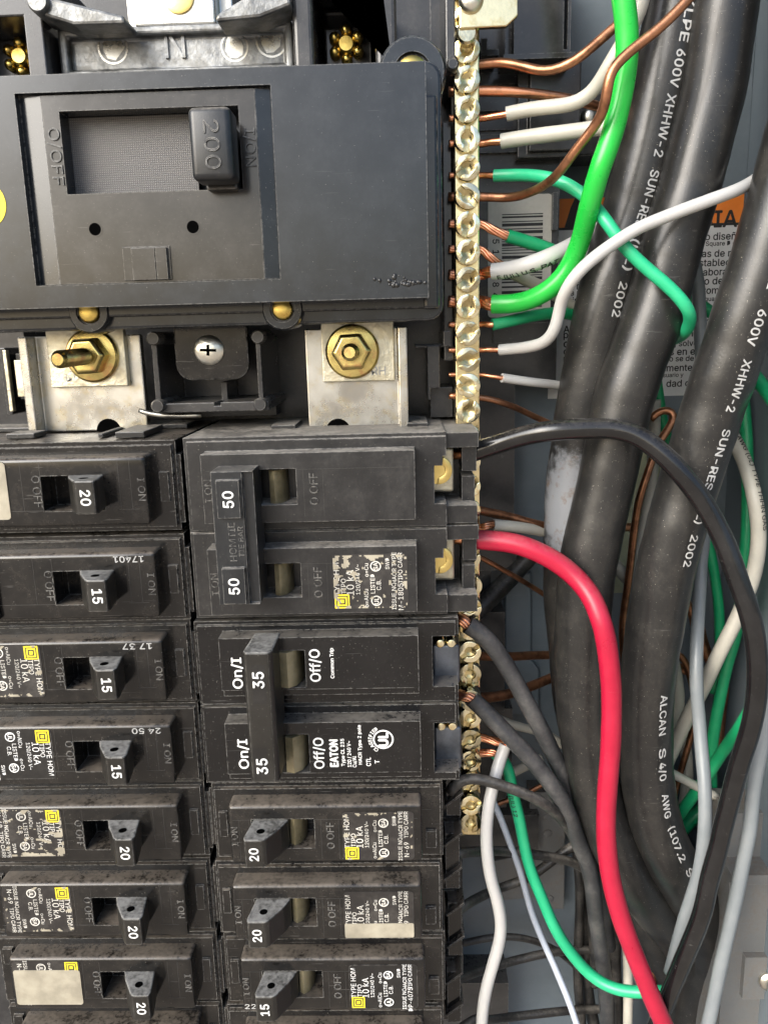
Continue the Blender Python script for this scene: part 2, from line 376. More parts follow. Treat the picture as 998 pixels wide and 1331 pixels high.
# grey bracket with pressed dimples
def bracket(m):
    m.prism(px_poly([(688, 1030), (735, 1030), (733, 1182), (706, 1182), (706, 1166), (640, 1172), (640, 1120), (688, 1110)], 66), 66, YB - .01)
br = en_part('bracket', 'paint_dusty', bracket, bevel=.4)
for a, b in ((712, 1062), (712, 1083), (714, 1168)):
    c = P(a, b, 66); mb = MB(); mb.lathe(Vector((c.x, 66.1, c.z)), [(1.6, 0), (1.5, -.5), (.9, -.7)], 18); bmesh.ops.translate(mb.bm, vec=-en_o, verts=mb.bm.verts)
    mb.obj('rivet', 'paint_dusty', br, smooth=True)
# folded mounting flange at the corner
def flange(m):
    xw = XR - .05; a0 = rect(938, 1134, 1000, 1420, 21); a1 = rect(946, 1062, 1000, 1134, 27); a2 = rect(967, 1246, 1000, 1300, 18); a3 = rect(948, 1134, 1000, 1146, 21)
    m.relief([(a0[0], xw, a0[2], a0[3], 21.), (a1[0], xw, a0[3], a1[3], 29.), (a3[0], xw, a3[2], a3[3], 19.5), (a2[0], xw, a2[2], a2[3], 18.4)], 44.)
fl = en_part('mounting_flange', 'paint_dusty', flange, dissolve=True, bevel=.9, seg=3)
c = P(998, 1274, 18.4); mb = MB(); mb.lathe(Vector((c.x, 18.45, c.z)), [(3.3, 0), (3.3, -1.0), (2.6, -1.8), (1.2, -2.1)], 24); bmesh.ops.translate(mb.bm, vec=-en_o, verts=mb.bm.verts)
fs_ = mb.obj('flange_screw', 'steel_screw', fl, smooth=True)

# ------------------------------------------------------------------ black plastic interior base
bo = P(600, 560, 55)
ib = empty('interior_base', bo, 'black moulded plastic base carrying the brass bar, breakers and main switch', 'mounting base')
def ib_part(name, mat, f, parent=None, **k):
    mb = MB(); f(mb); bmesh.ops.translate(mb.bm, vec=-bo, verts=mb.bm.verts); return mb.obj(name, mat, parent or ib, **k)
ib_part('base_plate', 'base_plastic', lambda m: m.relief([
    (*rect(-80, -60, 600, 560, 58), 58), (*rect(560, -60, 735, 205, 57), 57), (*rect(590, 200, 725, 500, 57), 57),
    (*rect(622, 96, 674, 112, 57), 55.5), (*rect(622, 128, 674, 146, 57), 55.2), (*rect(622, 150, 674, 170, 57), 56), (*rect(622, 176, 674, 200, 57), 55.2), (*rect(716, 252, 722, 300, 57), 54), (*rect(640, 420, 712, 445, 57), 55.5), (*rect(590, 490, 670, 690, 57), 60), (*rect(590, 690, 672, 745, 57), 60), (*rect(590, 745, 640, 800, 57), 62), (*rect(590, 800, 657, 930, 57), 60), (*rect(590, 930, 668, 1000, 57), 62),
    (*rect(590, 1000, 660, 1060, 57), 62), (*rect(-80, 560, 600, 1420, 60), 60), (*rect(590, 1060, 700, 1105, 62), 62), (*rect(600, 1278, 660, 1400, 60), 60)], YB - .05), dissolve=True, bevel=.7, seg=2)
ib_part('saddle_block', 'base_plastic', lambda m: m.relief([(*rect(672, 78, 748, 205, 52), 51.5), (*rect(686, 84, 752, 198, 52), 49.5)], 56.98), dissolve=True, bevel=1.2, seg=3)
ib_part('top_block', 'cover_gloss', lambda m: (m.relief([(*rect(668, -60, 742, 72, 40), 40), (*rect(654, 69, 747, 76, 38), 38), (*rect(733, -60, 738, 64, 40), 46), (*rect(660, -60, 668, 70, 40), 46)], 51)), dissolve=True, bevel=.5)
ib_part('hook', 'base_plastic', lambda m: m.relief([(*rect(625, 50, 633, 72, 44), 44), (*rect(625, 64, 648, 72, 44), 44)], 56.9), dissolve=True, bevel=.3)
ib_part('bar_rail', 'base_plastic', lambda m: m.relief([(*rect(579, -60, 592, 92, 26), 27), (*rect(577, 150, 590, 470, 30), 36), (*rect(600, 92, 612, 1090, 40), 44)], 57.9), dissolve=True, bevel=.4)
c = P(588, 84, 24); ib_part('knob', 'base_plastic', lambda m: m.lathe(Vector((c.x, 28, c.z)), [(1.6, 0), (1.6, -4.5), (1.2, -5)], 18), smooth=True)
ib_part('moulded_ring', 'base_plastic', lambda m: ring_geo(m, P(632, 480, 56.9).x, 56.9, P(632, 480, 56.9).z, 2.6, 3.0), )
# small Phillips screw in the saddle
c = P(768, 151, 49); ib_part('boss', 'base_plastic', lambda m: m.relief([(*rect(752, 118, 800, 200, 56), 58)], YB - .06), bevel=.6)
ib_part('saddle_screw', 'steel_screw', lambda m: m.lathe(Vector((P(768, 151, 56).x, 58.02, P(768, 151, 56).z)), [(3.0, 0), (2.9, -.8), (2.0, -1.8), (.9, -2.1)], 20), smooth=True)

# stickers in the back
po = P(830, 760, YB); m_ = MB(); x0, x1, z0, z1 = rect(798, 560, 862, 770, YB); m_.box(x0, x1, YB - .25, YB - .02, z0, z1); bmesh.ops.translate(m_.bm, vec=-po, verts=m_.bm.verts)
ob = m_.obj('plain_sticker', 'olive_sheet', None, 'plain pale olive sticker on the back panel between two feeder cables', 'sticker'); ob.location = po * MM
mb = MB(); wl = empty('warning_sticker', P(845, 520, YB), 'orange and white warning sticker with Spanish text on the grey back panel', 'sticker'); wo = P(845, 520, YB)
def sub(o, org): bmesh.ops.translate(o.bm, vec=-Vector(org), verts=o.bm.verts); return o
x0, x1, z0, z1 = rect(712, 255, 976, 716, YB); x1 = min(x1, XR - .6)
zb = P(845, 515, YB).z; zh = P(845, 296, YB).z
mb = MB(); mb.box(x0, x1, YB - .25, YB - .02, zb, zh); sub(mb, wo).obj('text_panel', 'label_white', wl)
mb = MB(); mb.box(x0, x1, YB - .25, YB - .02, zh + .8, z1); hd = sub(mb, wo).obj('header', 'label_orange', wl)
mb = MB(); quad(mb, x0, x1, zh + .02, zh + .78, YB - .3)
mb.add([Vector((P(a, b, YB).x, YB - .3, P(a, b, YB).z)) for a, b in ((733, 296), (741, 270), (748, 255), (775, 255), (790, 296))], [(0, 1, 2, 3, 4)])
c = P(905, 287, YB); put_text(mb, 'ADVERTENCIA', P(857, 285, YB).x, YB - .3, P(857, 287, YB).z, h=5.2, w=50, bold=.02)
sub(mb, wo).obj('header_print', 'black_print', hd)
mb = MB()
for s, x, y in (('sido diseñado', 938, 307), ('Square D con', 940, 317), ('nas de nivel', 938, 329), ('establecidas', 936, 341), ('Laboratorio', 938, 353), ('uso de los', 930, 365),
                ('automático', 930, 377), ('Square D', 926, 389), ('tivamente', 926, 401), ('el u so', 920, 412), ('en', 893, 434), ('a, solve', 888, 447), ('tos en el', 882, 457),
                ('pleo se de', 878, 467), ('tivamente', 872, 478), ('usuario y', 872, 488), ('dad de', 884, 498)):
    p = P(x, y, YB); put_text(mb, s, p.x, YB - .3, p.z, h=2.3 if 'd' in s or 'l' in s or 't' in s else 1.8, bold=.012)
for i, s in enumerate(('Al instalar', 'para que', 'conecte', 'o cambie', 'ni use', 'los hilos', 'de tierra')):
    p = P(732, 428 + i * 9.5, YB); vs, fs, W, H = text_geo(s, .012); put_text(mb, s, p.x + W * 2.3 / H / 2, YB - .3, p.z, h=2.3, bold=.012)
for i, s in enumerate(('de un fabr', 'por la nor', 'y las insta')):
    p = P(742, 372 + i * 9.5, YB); put_text(mb, s, p.x, YB - .3, p.z, h=2.3, bold=.012)
sub(mb, wo).obj('text_print', 'black_print', wl)
YS = 57.; so_ = P(675, 410, YS)
bl = empty('barcode_sticker', so_, 'cream sticker with barcode on the black plastic base', 'sticker')
x0, x1, z0, z1 = rect(634, 253, 716, 412, YS)
mb = MB(); mb.prism(rrect(x0, x1, z0, z1, 1.2), YS - .25, YS - .02); sub(mb, so_).obj('sticker_sheet', 'label_aged', bl)
mb = MB(); xa, xb = P(652, 300, YS).x, P(705, 300, YS).x; z = P(675, 278, YS).z; rb = random.Random(3)
while z > P(675, 400, YS).z:
    t = rb.choice((.3, .3, .55, .9)); quad(mb, xa, xb, z - t, z, YS - .3); z -= t + rb.choice((.35, .35, .6, .9))
for i, s in enumerate(('1', '5', '1', '7', '2', '8', '4')):
    p = P(644, 300 + i * 14, YS); put_text(mb, s, p.x, YS - .3, p.z, h=2.0, rot=-H90, bold=.01)
sub(mb, so_).obj('barcode_print', 'black_print', bl)

# ------------------------------------------------------------------ breakers
RW = 55.53
def screw_mesh(name, mat, r, h, slot_ang, slot=1.1):
    """slotted head with an open cup: base disc, two rim arcs, small dome"""
    m = MB()
    for s in (0, math.pi):
        g = math.asin(slot / 2 / r); g2 = math.asin(slot / 2 / (r * .5)); poly = []
        for i in range(13):
            t = slot_ang + s + g + (math.pi - 2 * g) * i / 12; poly.append((r * math.cos(t), r * math.sin(t)))
        for i in range(12, -1, -1):
            t = slot_ang + s + g2 + (math.pi - 2 * g2) * i / 12; poly.append((r * .5 * math.cos(t), r * .5 * math.sin(t)))
        m.prism(poly, -h, 5.)
    return m.mesh(name, mat, bevel=.18, seg=2, smooth=True)
def handle_geo(m, ztop=-4.7, h=8.6, proud=9.2):
    """toggle leaning to the ON side, seen end-on as a wedge"""
    m.prism([(-48.6, 5), (-48.6, -.4), (-49.8, -proud + 1.4), (-49.3, -proud), (-44.3, -proud), (-43.4, -proud + .8), (-40.0, -3.2), (-38.4, .4), (-38.4, 5)], ztop - h, ztop, 'Z')
def logo_geo(my, mk, x, z, y, s=3.9):
    quad(my, x - s / 2, x + s / 2, z - s / 2, z + s / 2, y)
    def sq(a, b):
        for (p0, p1, q0, q1) in ((-a, a, b, a), (-a, a, -a, -b), (-a, -b, -b, b), (b, a, -b, b)): quad(mk, x + p0, x + p1, z + q0, z + q1, y - .03)
    sq(s * .40, s * .33); sq(s * .22, s * .13)
LABEL_TEXTS = [  # (text, x offset across the sticker, z offset along it, height); read upwards
    ('TYPE HOM', -9.0, 1.5, 1.35), ('TIPO', -7.2, -1.2, 1.2), ('10 kA', -5.4, -.2, 1.75), ('120/240 V~', -3.3, .6, 1.15), ('o=AlCu', -1.2, -4.6, 1.0), ('o=Cu', -1.0, 3.2, 1.0),
    ('LISTED', .6, -.6, 1.05), ('C.B.', 2.2, -1.0, 1.05), ('ISSUE NO.', 6.2, -4.0, 1.05), ('{n}', 8.0, -4.4, 1.25), ('HACR TYPE', 6.4, 3.6, 1.05), ('TIPO CARR', 8.0, 3.6, 1.05), ('SWD', 4.6, 4.9, .95)]
def label_parts(parent, cx, cz, y, n, state, w=20.5, h=15.5):
    lab = MB(); lab.prism(rrect(cx - w / 2, cx + w / 2, cz - h / 2, cz + h / 2, 1.2, 4), y - .12, y + .3)
    la = lab.obj('rating_label', 'sticker_worn' if state != 'clean' else 'sticker_black', parent)
    pr, ye, bk = MB(), MB(), MB()
    rr = random.Random(n)
    for t, dx, dz, hh in LABEL_TEXTS:
        put_text(pr, t.replace('{n}', n), cx + dx, y - .16, cz + dz, h=hh * 1.12, rot=H90)
    ring_geo(pr, cx + 1.5, y - .16, cz - 5.4, 1.15, 1.45); put_text(pr, 'UL', cx + 1.5, y - .16, cz - 5.4, h=1.2, rot=H90, bold=.015)
    ring_geo(pr, cx + 1.5, y - .16, cz + 4.2, 1.15, 1.45); put_text(pr, 'SA', cx + 1.5, y - .16, cz + 4.2, h=1.2, rot=H90, bold=.015)
    pr.obj('label_print', 'white_print' if state == 'clean' else 'worn_print', la)
    logo_geo(ye, bk, cx - 7.7, cz - 5.4, y - .16)
    lo = ye.obj('emblem', 'yellow', la)
    bk.obj('emblem_print', 'black_print', la)
    if state in ('half', 'covered', 'flaked', 'edge', 'bare'):
        cr = MB()
        if state == 'bare': cr.prism(rrect(cx - w / 2 + .1, cx + w / 2 - .1, cz - h / 2 + .1, cz + h / 2 - .1, 1.), y - .26, y - .13)
        if state == 'half': cr.prism(rrect(cx - w / 2 + .1, cx + w / 2 - .1, cz - h / 2 + .1, cz - h / 2 + 4.9, .5), y - .24, y - .13)
        if state == 'covered': cr.prism(rrect(cx - w / 2 + .1, cx + w / 2 - .1, cz - h / 2 + 3.2, cz + h / 2 - .1, .8), y - .24, y - .13)
        if state in ('flaked', 'edge'):       # ragged areas where the black print has worn off
            c_ = .32; seed = Vector((rr.random() * 40, rr.random() * 40, 0)); th = .50 if state == 'flaked' else .62
            nx_, nz_ = int((w - .4) / c_), int((h - .4) / c_)
            for a in range(nx_):
                for b_ in range(nz_):
                    u, v = (a + .5) / nx_, (b_ + .5) / nz_
                    if (u < .03 or u > .97) and (v < .05 or v > .95): continue
                    edge_ = max(0, 1 - min(u * w, (1 - v) * h * 1.2, v * h * 1.8, (1 - u) * w * 1.4) / 2.2)
                    f_ = .5 + .5 * mnoise.fractal(Vector((u * w * .45, v * h * .45, 0)) + seed, 1.0, 2.0, 4) + .30 * edge_ + (.16 * (1 - u) * v if state == 'flaked' else 0)
                    if f_ > th + .28:
                        x_, z_ = cx - w / 2 + .2 + a * c_, cz - h / 2 + .2 + b_ * c_
                        cr.add([Vector((x_, y - .2, z_)), Vector((x_ + c_, y - .2, z_)), Vector((x_ + c_, y - .2, z_ + c_)), Vector((x_, y - .2, z_ + c_))], [(0, 1, 2, 3)])
        if not cr.bm.verts: return la
        bmesh.ops.remove_doubles(cr.bm, verts=cr.bm.verts, dist=.01)
        cr.obj('worn_patch', 'cream_patch', la, kind='stuff' if state in ('flaked', 'edge') else None)
    return la
def pole_rects(z0=0., dx=None, face=True):
    return [(-RW, 0, z0 - 18.4, z0, 0. if face else 6.0), (*(dx or (-48.9, -30.9)), z0 - 13.6, z0 - 4.2, 9.), (-25.6, -24.6, 0, 0, 0)][:2]
def single_body(dx=None):
    m = MB()
    m.relief([(-61.6, 6.2, -21.5, 3.15, 7.4), (-60.7, 5.5, -20.3, 1.9, 6.0), (-59.6, -57.2, -13.2, -5.2, 5.2), (1.2, 4.2, -17.4, -12.0, 5.0), (-62.6, -61.6, -17.5, 1.2, 8.0), (-65.5, -62.6, -14.0, -1.0, 20.), (6.2, 8.2, -12.5, -5.5, 8.5), (6.2, 8.0, -19.5, -13.2, 7.0), (6.2, 12.6, -21.4, 3.1, 26.),
              (8.0, 12.4, -16.5, 3.0, 20.), *pole_rects(0., dx, False)], 57.)
    return m.mesh('body', 'plastic', dissolve=True, bevel=.55, seg=3)
def lines_geo(m, z0=0., y=0.):
    """moulded outlines round the ON and OFF fields and the parting lines"""
    t = .13
    for a in (-52.6, -49.6, -29.0, -23.9):
        m.box(a - t / 2, a + t / 2, y - .05, y + .1, z0 - 17.1, z0 - 4.4)
    m.box(-54.3, -49.0, y - .05, y + .1, z0 - 4.45, z0 - 4.32); m.box(-30.8, -1.4, y - .05, y + .1, z0 - 4.45, z0 - 4.32)
def emboss_geo(m, z0=0., y=0., off='O OFF', on='I ON'):
    if off: put_text(m, off, -26.4, y + .02, z0 - 9.6, h=2.2, w=8.4, rot=H90, depth=.22)
    if on: put_text(m, on, -54.0, y + .02, z0 - 9.6, h=1.9, w=6., rot=H90, depth=.22)
def hole_geo(m, z, proud=8.6):
    m.lathe(Vector((-45.4, -5.0, z - .5)), [(1.15, 0), (1.15, .54)], 16, (0, 0, 1))
ME = {}
def face_mesh(dx=None):
    m = MB(); m.relief([(-RW, 0, -18.4, 0, 0.), (*(dx or (-48.9, -30.9)), -13.6, -4.2, None)], 6.3)
    return m.mesh('face', 'plastic', dissolve=True, outer=(1.15, -RW, 0, -18.4, 0, 0.), smooth=True)
ME['face'] = face_mesh(); ME['face_b'] = face_mesh((-43.9, -27.5))
ME['body'] = single_body(); ME['body_b'] = single_body((-43.9, -27.5))
m = MB(); handle_geo(m, -5.1)
for v in m.bm.verts: v.co.x = -38.4 + (v.co.x + 38.4) * .93
ME['toggle_b'] = m.mesh('toggle', 'handle', bevel=.4, seg=2)
m = MB(); handle_geo(m); ME['toggle'] = m.mesh('toggle', 'handle', bevel=.4, seg=2)
m = MB(); hole_geo(m, -4.7); ME['hole'] = m.mesh('pin_hole_disc', 'hole_shade')  # black disc on the toggle, painting the dark of an uncut hole
m = MB(); lines_geo(m); ME['lines'] = m.mesh('moulded_lines', 'line')
m = MB(); emboss_geo(m, on=None); ME['off'] = m.mesh('embossed_off', 'plastic_matte'); m = MB(); emboss_geo(m, off=None); ME['on'] = m.mesh('embossed_on', 'plastic_matte')
m = MB(); m.prism([(-38.2, 8.8), (-38.2, 2.2), (-36.8, 1.3), (-35.2, 2.6), (-34.2, 5.2), (-34.0, 8.8)], -13.7, -4.8, 'Z'); ME['shutter'] = m.mesh('toggle_shutter', 'shutter', smooth=True)
m = MB()
for zz in (2.,):
    R_ = Matrix.Translation(Vector((10.2, 23., zz))) @ Matrix.Rotation(math.radians(-38), 4, 'Y'); m.box(-3.6, 3.6, -5., 3., -.35, .35, R_)
ME['rib'] = m.mesh('terminal_rib', 'plastic', bevel=.15)
def rating_mesh(t, x=-46.8, z=-9.1, y=-9.2, h=2.55, bold=.03, rot=H90):
    if ('r', t, x, z) not in ME:
        m = MB(); put_text(m, t, x, y - .06, z, h=h, rot=rot, bold=bold); ME[('r', t, x, z)] = m.mesh('rating_print', 'white_print')
    return ME[('r', t, x, z)]
def single(loc, rot180, label, amp, labn, state, stamp=None, stamp2=None, group=None, lx=0.):
    jr = random.Random(label); loc = (loc[0] + jr.uniform(-.35, .35), loc[1] + jr.uniform(-.7, .7), loc[2])
    e = empty('circuit_breaker', loc, label, 'breaker', group, (math.pi if rot180 else 0.) + math.radians(jr.uniform(-.22, .22)))
    b = inst('body', ME['body_b' if rot180 else 'body'], e); fc = inst('face', ME['face_b' if rot180 else 'face'], e); inst('moulded_lines', ME['lines'], fc, (1.4 if rot180 else 0, 0, 0)); inst('embossed_off', ME['off'], fc); inst('embossed_on', ME['on'], fc)
    for q in (0, 1): inst('terminal_rib', ME['rib'], b, (0, 0, -12. * q))
    t = inst('toggle', ME['toggle_b' if rot180 else 'toggle'], e, (3.6 if rot180 else 0, 0, 0))
    inst('pin_hole_disc', ME['hole'] if not rot180 else ME['hole_b'], t); inst('rating_print', rating_mesh(amp, -46.3, -9.4) if rot180 else rating_mesh(amp), t)
    if not rot180: inst('toggle_shutter', ME['shutter'], e)
    if labn: label_parts(e, -12.6 + lx, -9.9, 0., labn, state)
    for s, x, z in [q for q in (stamp, stamp2) if q]:
        m = MB(); put_text(m, s, x, -.1, z, h=1.7, w=len(s) * 1.6, bold=.01); m.obj('date_stamp', 'grey_print', fc)
    return e
m = MB(); m.lathe(Vector((-44.6, -5.0, -13.74)), [(1.15, 0), (1.15, .54)], 16, (0, 0, 1)); ME['hole_b'] = m.mesh('pin_hole_disc', 'hole_shade')
# column next to the brass bar (ON towards the other column)
C1 = 'breakers in the column next to the brass bar'
single((0, 0, -101.6), False, 'single 20 amp black breaker directly below the tied 35 amp breaker, label with emblem', '20', 'N-69', 'edge', group=C1)
single((0, 0, -127.0), False, 'single 20 amp black breaker whose label has a bare cream strip along one edge', '20', 'N-69', 'half', group=C1)
single((0, 0, -152.4), False, 'single 15 amp black breaker with clean white-on-black label reading DP-4075', '15', 'DP-4075', 'clean', ('22 52', -50.8, -16.6), group=C1)
single((0, 0, -177.8), False, 'black breaker below the 15 amp one with the DP-4075 label, only its upper edge showing', '20', None, None, group=C1)
# opposite column, turned by 180 degrees
C2 = 'breakers in the column away from the brass bar'
LX, LZ = -69.5 - RW, 1.014 - 18.4 - .4; LDZ = (-.4, -.9, -.4, .2, .2, .2, .8, 1.0)
LEFT = [('20', 'N-69', 'bare', None, None, 'dust-caked 20 amp black breaker at the head of the column, directly under the gold stud'),
        ('15', None, None, ('17401', -48.4, -16.6), None, 'black 15 amp breaker stamped 17401 without a printed label, second under the gold stud'),
        ('15', 'N-69', 'edge', ('17 37', -48.6, -16.6), None, 'black 15 amp breaker stamped 17 37 with worn edged label'),
        ('15', 'N-69', 'clean', ('24 50', -48.6, -16.6), None, 'glossy black 15 amp breaker stamped 24 50 with clean label'),
        ('20', 'N-69', 'flaked', None, None, 'black 20 amp breaker with badly flaked label, directly under the breaker stamped 24 50'),
        ('20', 'N-69', 'edge', None, None, 'black 20 amp breaker between the flaked-label breaker and the one with the cream rectangle'),
        ('20', 'N-69', 'covered', None, None, 'black 20 amp breaker whose label is mostly a bare cream rectangle'),
        ('20', None, None, None, None, 'black breaker under the one with the cream rectangle, only its upper edge showing')]
for j, (amp, n, st, s1, s2, lb) in enumerate(LEFT):
    single((LX, 0, LZ - 25.4 * j + LDZ[j]), True, lb, amp, n, st, s1, s2, C2, 4.0 if j == 0 else 1.2)

head = [o for o in bpy.data.objects if o.get('label', '').startswith('dust-caked')][0]
for bx_ in ((-58, 5, 34, 46, -23.0, -21.7), (-52, -44, 12, 30, -23.4, -21.7), (-40, -38.5, 14, 34, -22.9, -21.7), (-20, -12, 16, 24, -23.2, -21.7)):
    m = MB(); m.box(*bx_); m.obj('top_rib', 'plastic_matte', head, bevel=.3)
second = [o for o in bpy.data.objects if o.get('label', '').startswith('black 15 amp breaker stamped 17401')][0]
m = MB(); m.box(-12.2, -.3, -1.7, .2, -18.1, -.3); m.obj('raised_field', 'plastic', second, bevel=.7, seg=3)
# two-pole 50 with handle tie
e = empty('double_breaker', (0, 0, 0), 'double-pole 50 amp black breaker with handle tie, dusty top, feeding the red wire', 'breaker')
m = MB(); rc = [(-61.6, 8.4, -47.0, 3.6, 7.2), (-60.6, 8.4, -46.0, 2.6, 6.0), (-61.6, 8.4, -22.4, -21.6, 7.4)]
for z in (0., -25.4):
    rc += [(8.4, 17.2, z - .8, z + 3.2, 8.5), (8.4, 16.8, z - 21.6, z - 16.6, 8.5), (5.2, 8.4, z - 15.5, z - 5.2, 24.), (7.4, 8.4, z - 15.5, z - 2.6, 24.), (8.4, 13., z - 16.6, z - .8, 24.), (13., 17., z - 8., z - .8, 13.), (13., 16.6, z - 16.6, z - 9.6, 14.)]
rc += pole_rects(0.) + pole_rects(-25.4)
m.relief(rc, 57.); b = m.obj('body', 'plastic_matte', e, dissolve=True, bevel=.45, seg=2)
for z in (0., -25.4):
    m = MB(); lines_geo(m, z); m.obj('moulded_lines', 'line', b); m = MB(); emboss_geo(m, z, on=None); m.obj('embossed_off', 'plastic_matte', b); m = MB(); emboss_geo(m, z, off=None); m.obj('embossed_on', 'plastic_matte', b)
    lu = MB(); lu.relief([(2.6, 10.8, z - 13.8, z - 1.4, 13.)], 30.); lug = lu.obj('terminal_lug', 'lug_plate', e, bevel=.8, seg=3)
    o = inst('lug_screw', screw_mesh('lug_screw', 'lug_brass', 3.9, 1.6, 1.35, 1.0), lug, (6.4, 13.0, z - 7.4)); q = MB(); q.lathe(Vector((6.4, 13.0, z - 7.4)), [(3.8, 1), (3.8, -1.3), (.5, -1.25)], 24); q.obj('screw_core', 'lug_brass', o); o.children[0].location = (-6.4 * MM, -13.0 * MM, -(z - 7.4) * MM)
    inst('toggle_shutter', ME['shutter'], e, (0, 0, z))
m = MB()   # top surface ribs
m.box(-40.6, -33.6, 24, 40, 3.55, 4.6); m.obj('top_rib', 'plastic_matte', b, bevel=.2); m = MB(); m.box(-1.8, 4.2, 22, 40, 3.55, 4.6); m.obj('top_rib', 'plastic_matte', b, bevel=.2)
tie = MB(); tie.relief([(-50.8, -40.4, -37.6, -3.0, -9.6), (-49.4, -43.6, -14.6, -5.0, -10.9), (-49.4, -43.6, -37.0, -27.6, -10.9), (-43.0, -40.4, -37.4, -3.2, -8.2)], 3.)
to = tie.obj('handle_tie', 'handle_black', e, dissolve=True, bevel=.5, seg=2)
for z in (-9.8, -32.3): inst('rating_print', rating_mesh('50', -46.5, z, -10.9, 2.7), to)
m = MB(); put_text(m, 'HOMTIE', -46.4, -9.58, -21.0, h=1.8, w=10, rot=H90, depth=.18); m.obj('embossed_marking', 'handle_black', to); m = MB(); put_text(m, 'TIE BAR', -44.2, -9.58, -21.0, h=1.4, w=8, rot=H90, depth=.18); m.obj('embossed_marking', 'handle_black', to)
label_parts(e, -12.4, -35.0, 0., 'M-1805', 'flaked', w=20., h=15.2)

# two-pole 35 with round-lettered faces
YE = 0.6
zt = P(415, 806, 6).z; zbot = P(430, 1021, 6).z
e = empty('double_breaker', (0, 0, zt), 'double-pole 35 amp black breaker with tied handles and white On and Off lettering', 'breaker')
EZ = Vector((0, 0, zt))
def ep(mb, *a, **k): return sub(mb, EZ).obj(*a, **k)
xl, xr = P(254, 860, 6).x, P(596, 860, 6).x
u0 = rect(286, 828, 544, 896, YE); u1 = rect(294, 939, 547, 1005, YE)
m = MB(); rc = [(xl, xr, zbot + .4, zt - .4, 7.6), (xl + .9, xr - .9, zbot + 1.4, zt - 1.4, 6.4), (xl, xr, (zbot + zt) / 2 - .5, (zbot + zt) / 2 + .5, 8.2)]
for i, u in enumerate((u0, u1)):
    zc = (u[2] + u[3]) / 2
    rc += [(u[0], u[1], u[2] - 2.6, u[3], YE + 2.0), (u[0], u[1], u[2], u[3], YE), (*rect(*((562, 824, 600, 889) if i == 0 else (564, 936, 602, 1000)), 8), None if False else 30.)]
    rc += [(*rect(*((322, 846, 397, 894) if i == 0 else (330, 955, 402, 1004)), YE), 9.)]
m.relief(rc, 57.); b = ep(m, 'body', 'plastic_gloss', e, dissolve=True, bevel=.4, seg=2)
for i in (0, 1):
    r0 = rect(*((562, 838, 600, 889) if i == 0 else (564, 945, 602, 1000)), 14)
    m = MB(); m.relief([(r0[0], r0[1] - .5, r0[2], r0[3], 14.)], 29.9); t = ep(m, 'terminal_plate', 'tin', e, bevel=.8, seg=3)
    for a, zz in ((2.2, 0), (5.4, -.6)):
        m = MB(); m.lathe(Vector((r0[0] + a, 13, r0[3] + 1.2)), [(1.5, 8), (1.5, -.5), (1.1, -1.2), (.4, -1.4)], 16); ep(m, 'terminal_screw', 'screw_zinc', t, smooth=True)
    sx = rect(*((364, 846, 392, 893) if i == 0 else (372, 956, 399, 1003)), YE)
    m = MB(); m.prism([(sx[0], 9.2), (sx[0], .2), (sx[0] + 2.2, -.6), (sx[0] + 4.4, 1.2), (sx[1] - .4, 5), (sx[1], 9.2)], sx[2] + .2, sx[3] - .2, 'Z'); ep(m, 'toggle_shutter', 'shutter', e, smooth=True)
    def t_at(m, s, px, py, h, w=None, bold=.012):
        p = P(px, py, YE); put_text(m, s, p.x, YE - .06, p.z, h=h, w=w, rot=H90, bold=bold)
    m = MB()
    if i == 0: t_at(m, 'On/I', 309, 875, 3.2, 9.); t_at(m, 'Off/O', 410, 865, 3.3, 9.4); t_at(m, 'Common Trip', 432, 862, 1.3, 8.8)
    else:
        t_at(m, 'On/I', 317, 980, 3.2, 9.); t_at(m, 'Off/O', 415, 979, 3.3, 9.4); t_at(m, 'EATON', 434, 979, 2.2, 8.2, .05)
        for s, x, y, ww in (('Type CL 235', 446, 978, 8.4), ('120 / 240 V~', 454, 980, 8.), ('Cu/Al', 461, 990, 3.4), ('HACR Type 2 pole', 468, 968, 12.), ('CTL', 479, 990, 2.6), ('T', 490, 990, 1.)): t_at(m, s, x, y, 1.25, ww, .02)
        p = P(498, 961, YE); ring_geo(m, p.x, YE - .06, p.z, 2.45, 2.9, 28); put_text(m, 'UL', p.x, YE - .06, p.z, h=2.6, rot=H90, bold=.04)
        for k, ch in enumerate('CLASSIFIED'):
            a = math.radians(238 - k * 13.); put_text(m, ch, p.x + 3.7 * math.cos(a), YE - .06, p.z + 3.7 * math.sin(a), h=1.0, rot=a - H90, bold=.015)
    ep(m, 'face_print', 'white_print', b)
# tie
YT = -10.5
q = rect(321, 848, 366, 1018, YT); qs = rect(341, 846, 372, 1025, YT + 3)
m = MB(); m.prism([(q[0] + .6, 4), (q[0] - .2, YT + 1.2), (q[0] + .5, YT), (q[1] - 2.6, YT), (q[1] - 1.6, YT + 1.2), (q[1] - 1.4, 2.), (q[1] - 1.4, 4)], q[2], q[3], 'Z')
to = ep(m, 'handle_tie', 'handle', e, bevel=.5, seg=2)
m = MB()
for (a, b0, c_, d) in ((328, 865, 346, 915), (330, 972, 348, 1012)): quad(m, *rect(a, b0, c_, d, YT), YT - .04)
ep(m, 'rating_patch', 'sticker_black', to)
m = MB()
for px_, py_ in ((336, 884), (341, 996)): p = P(px_, py_, YT); m = MB(); put_text(m, '35', p.x, YT - .09, p.z, h=2.9, rot=H90, bold=.02); ep(m, 'rating_print', 'white_print', to)

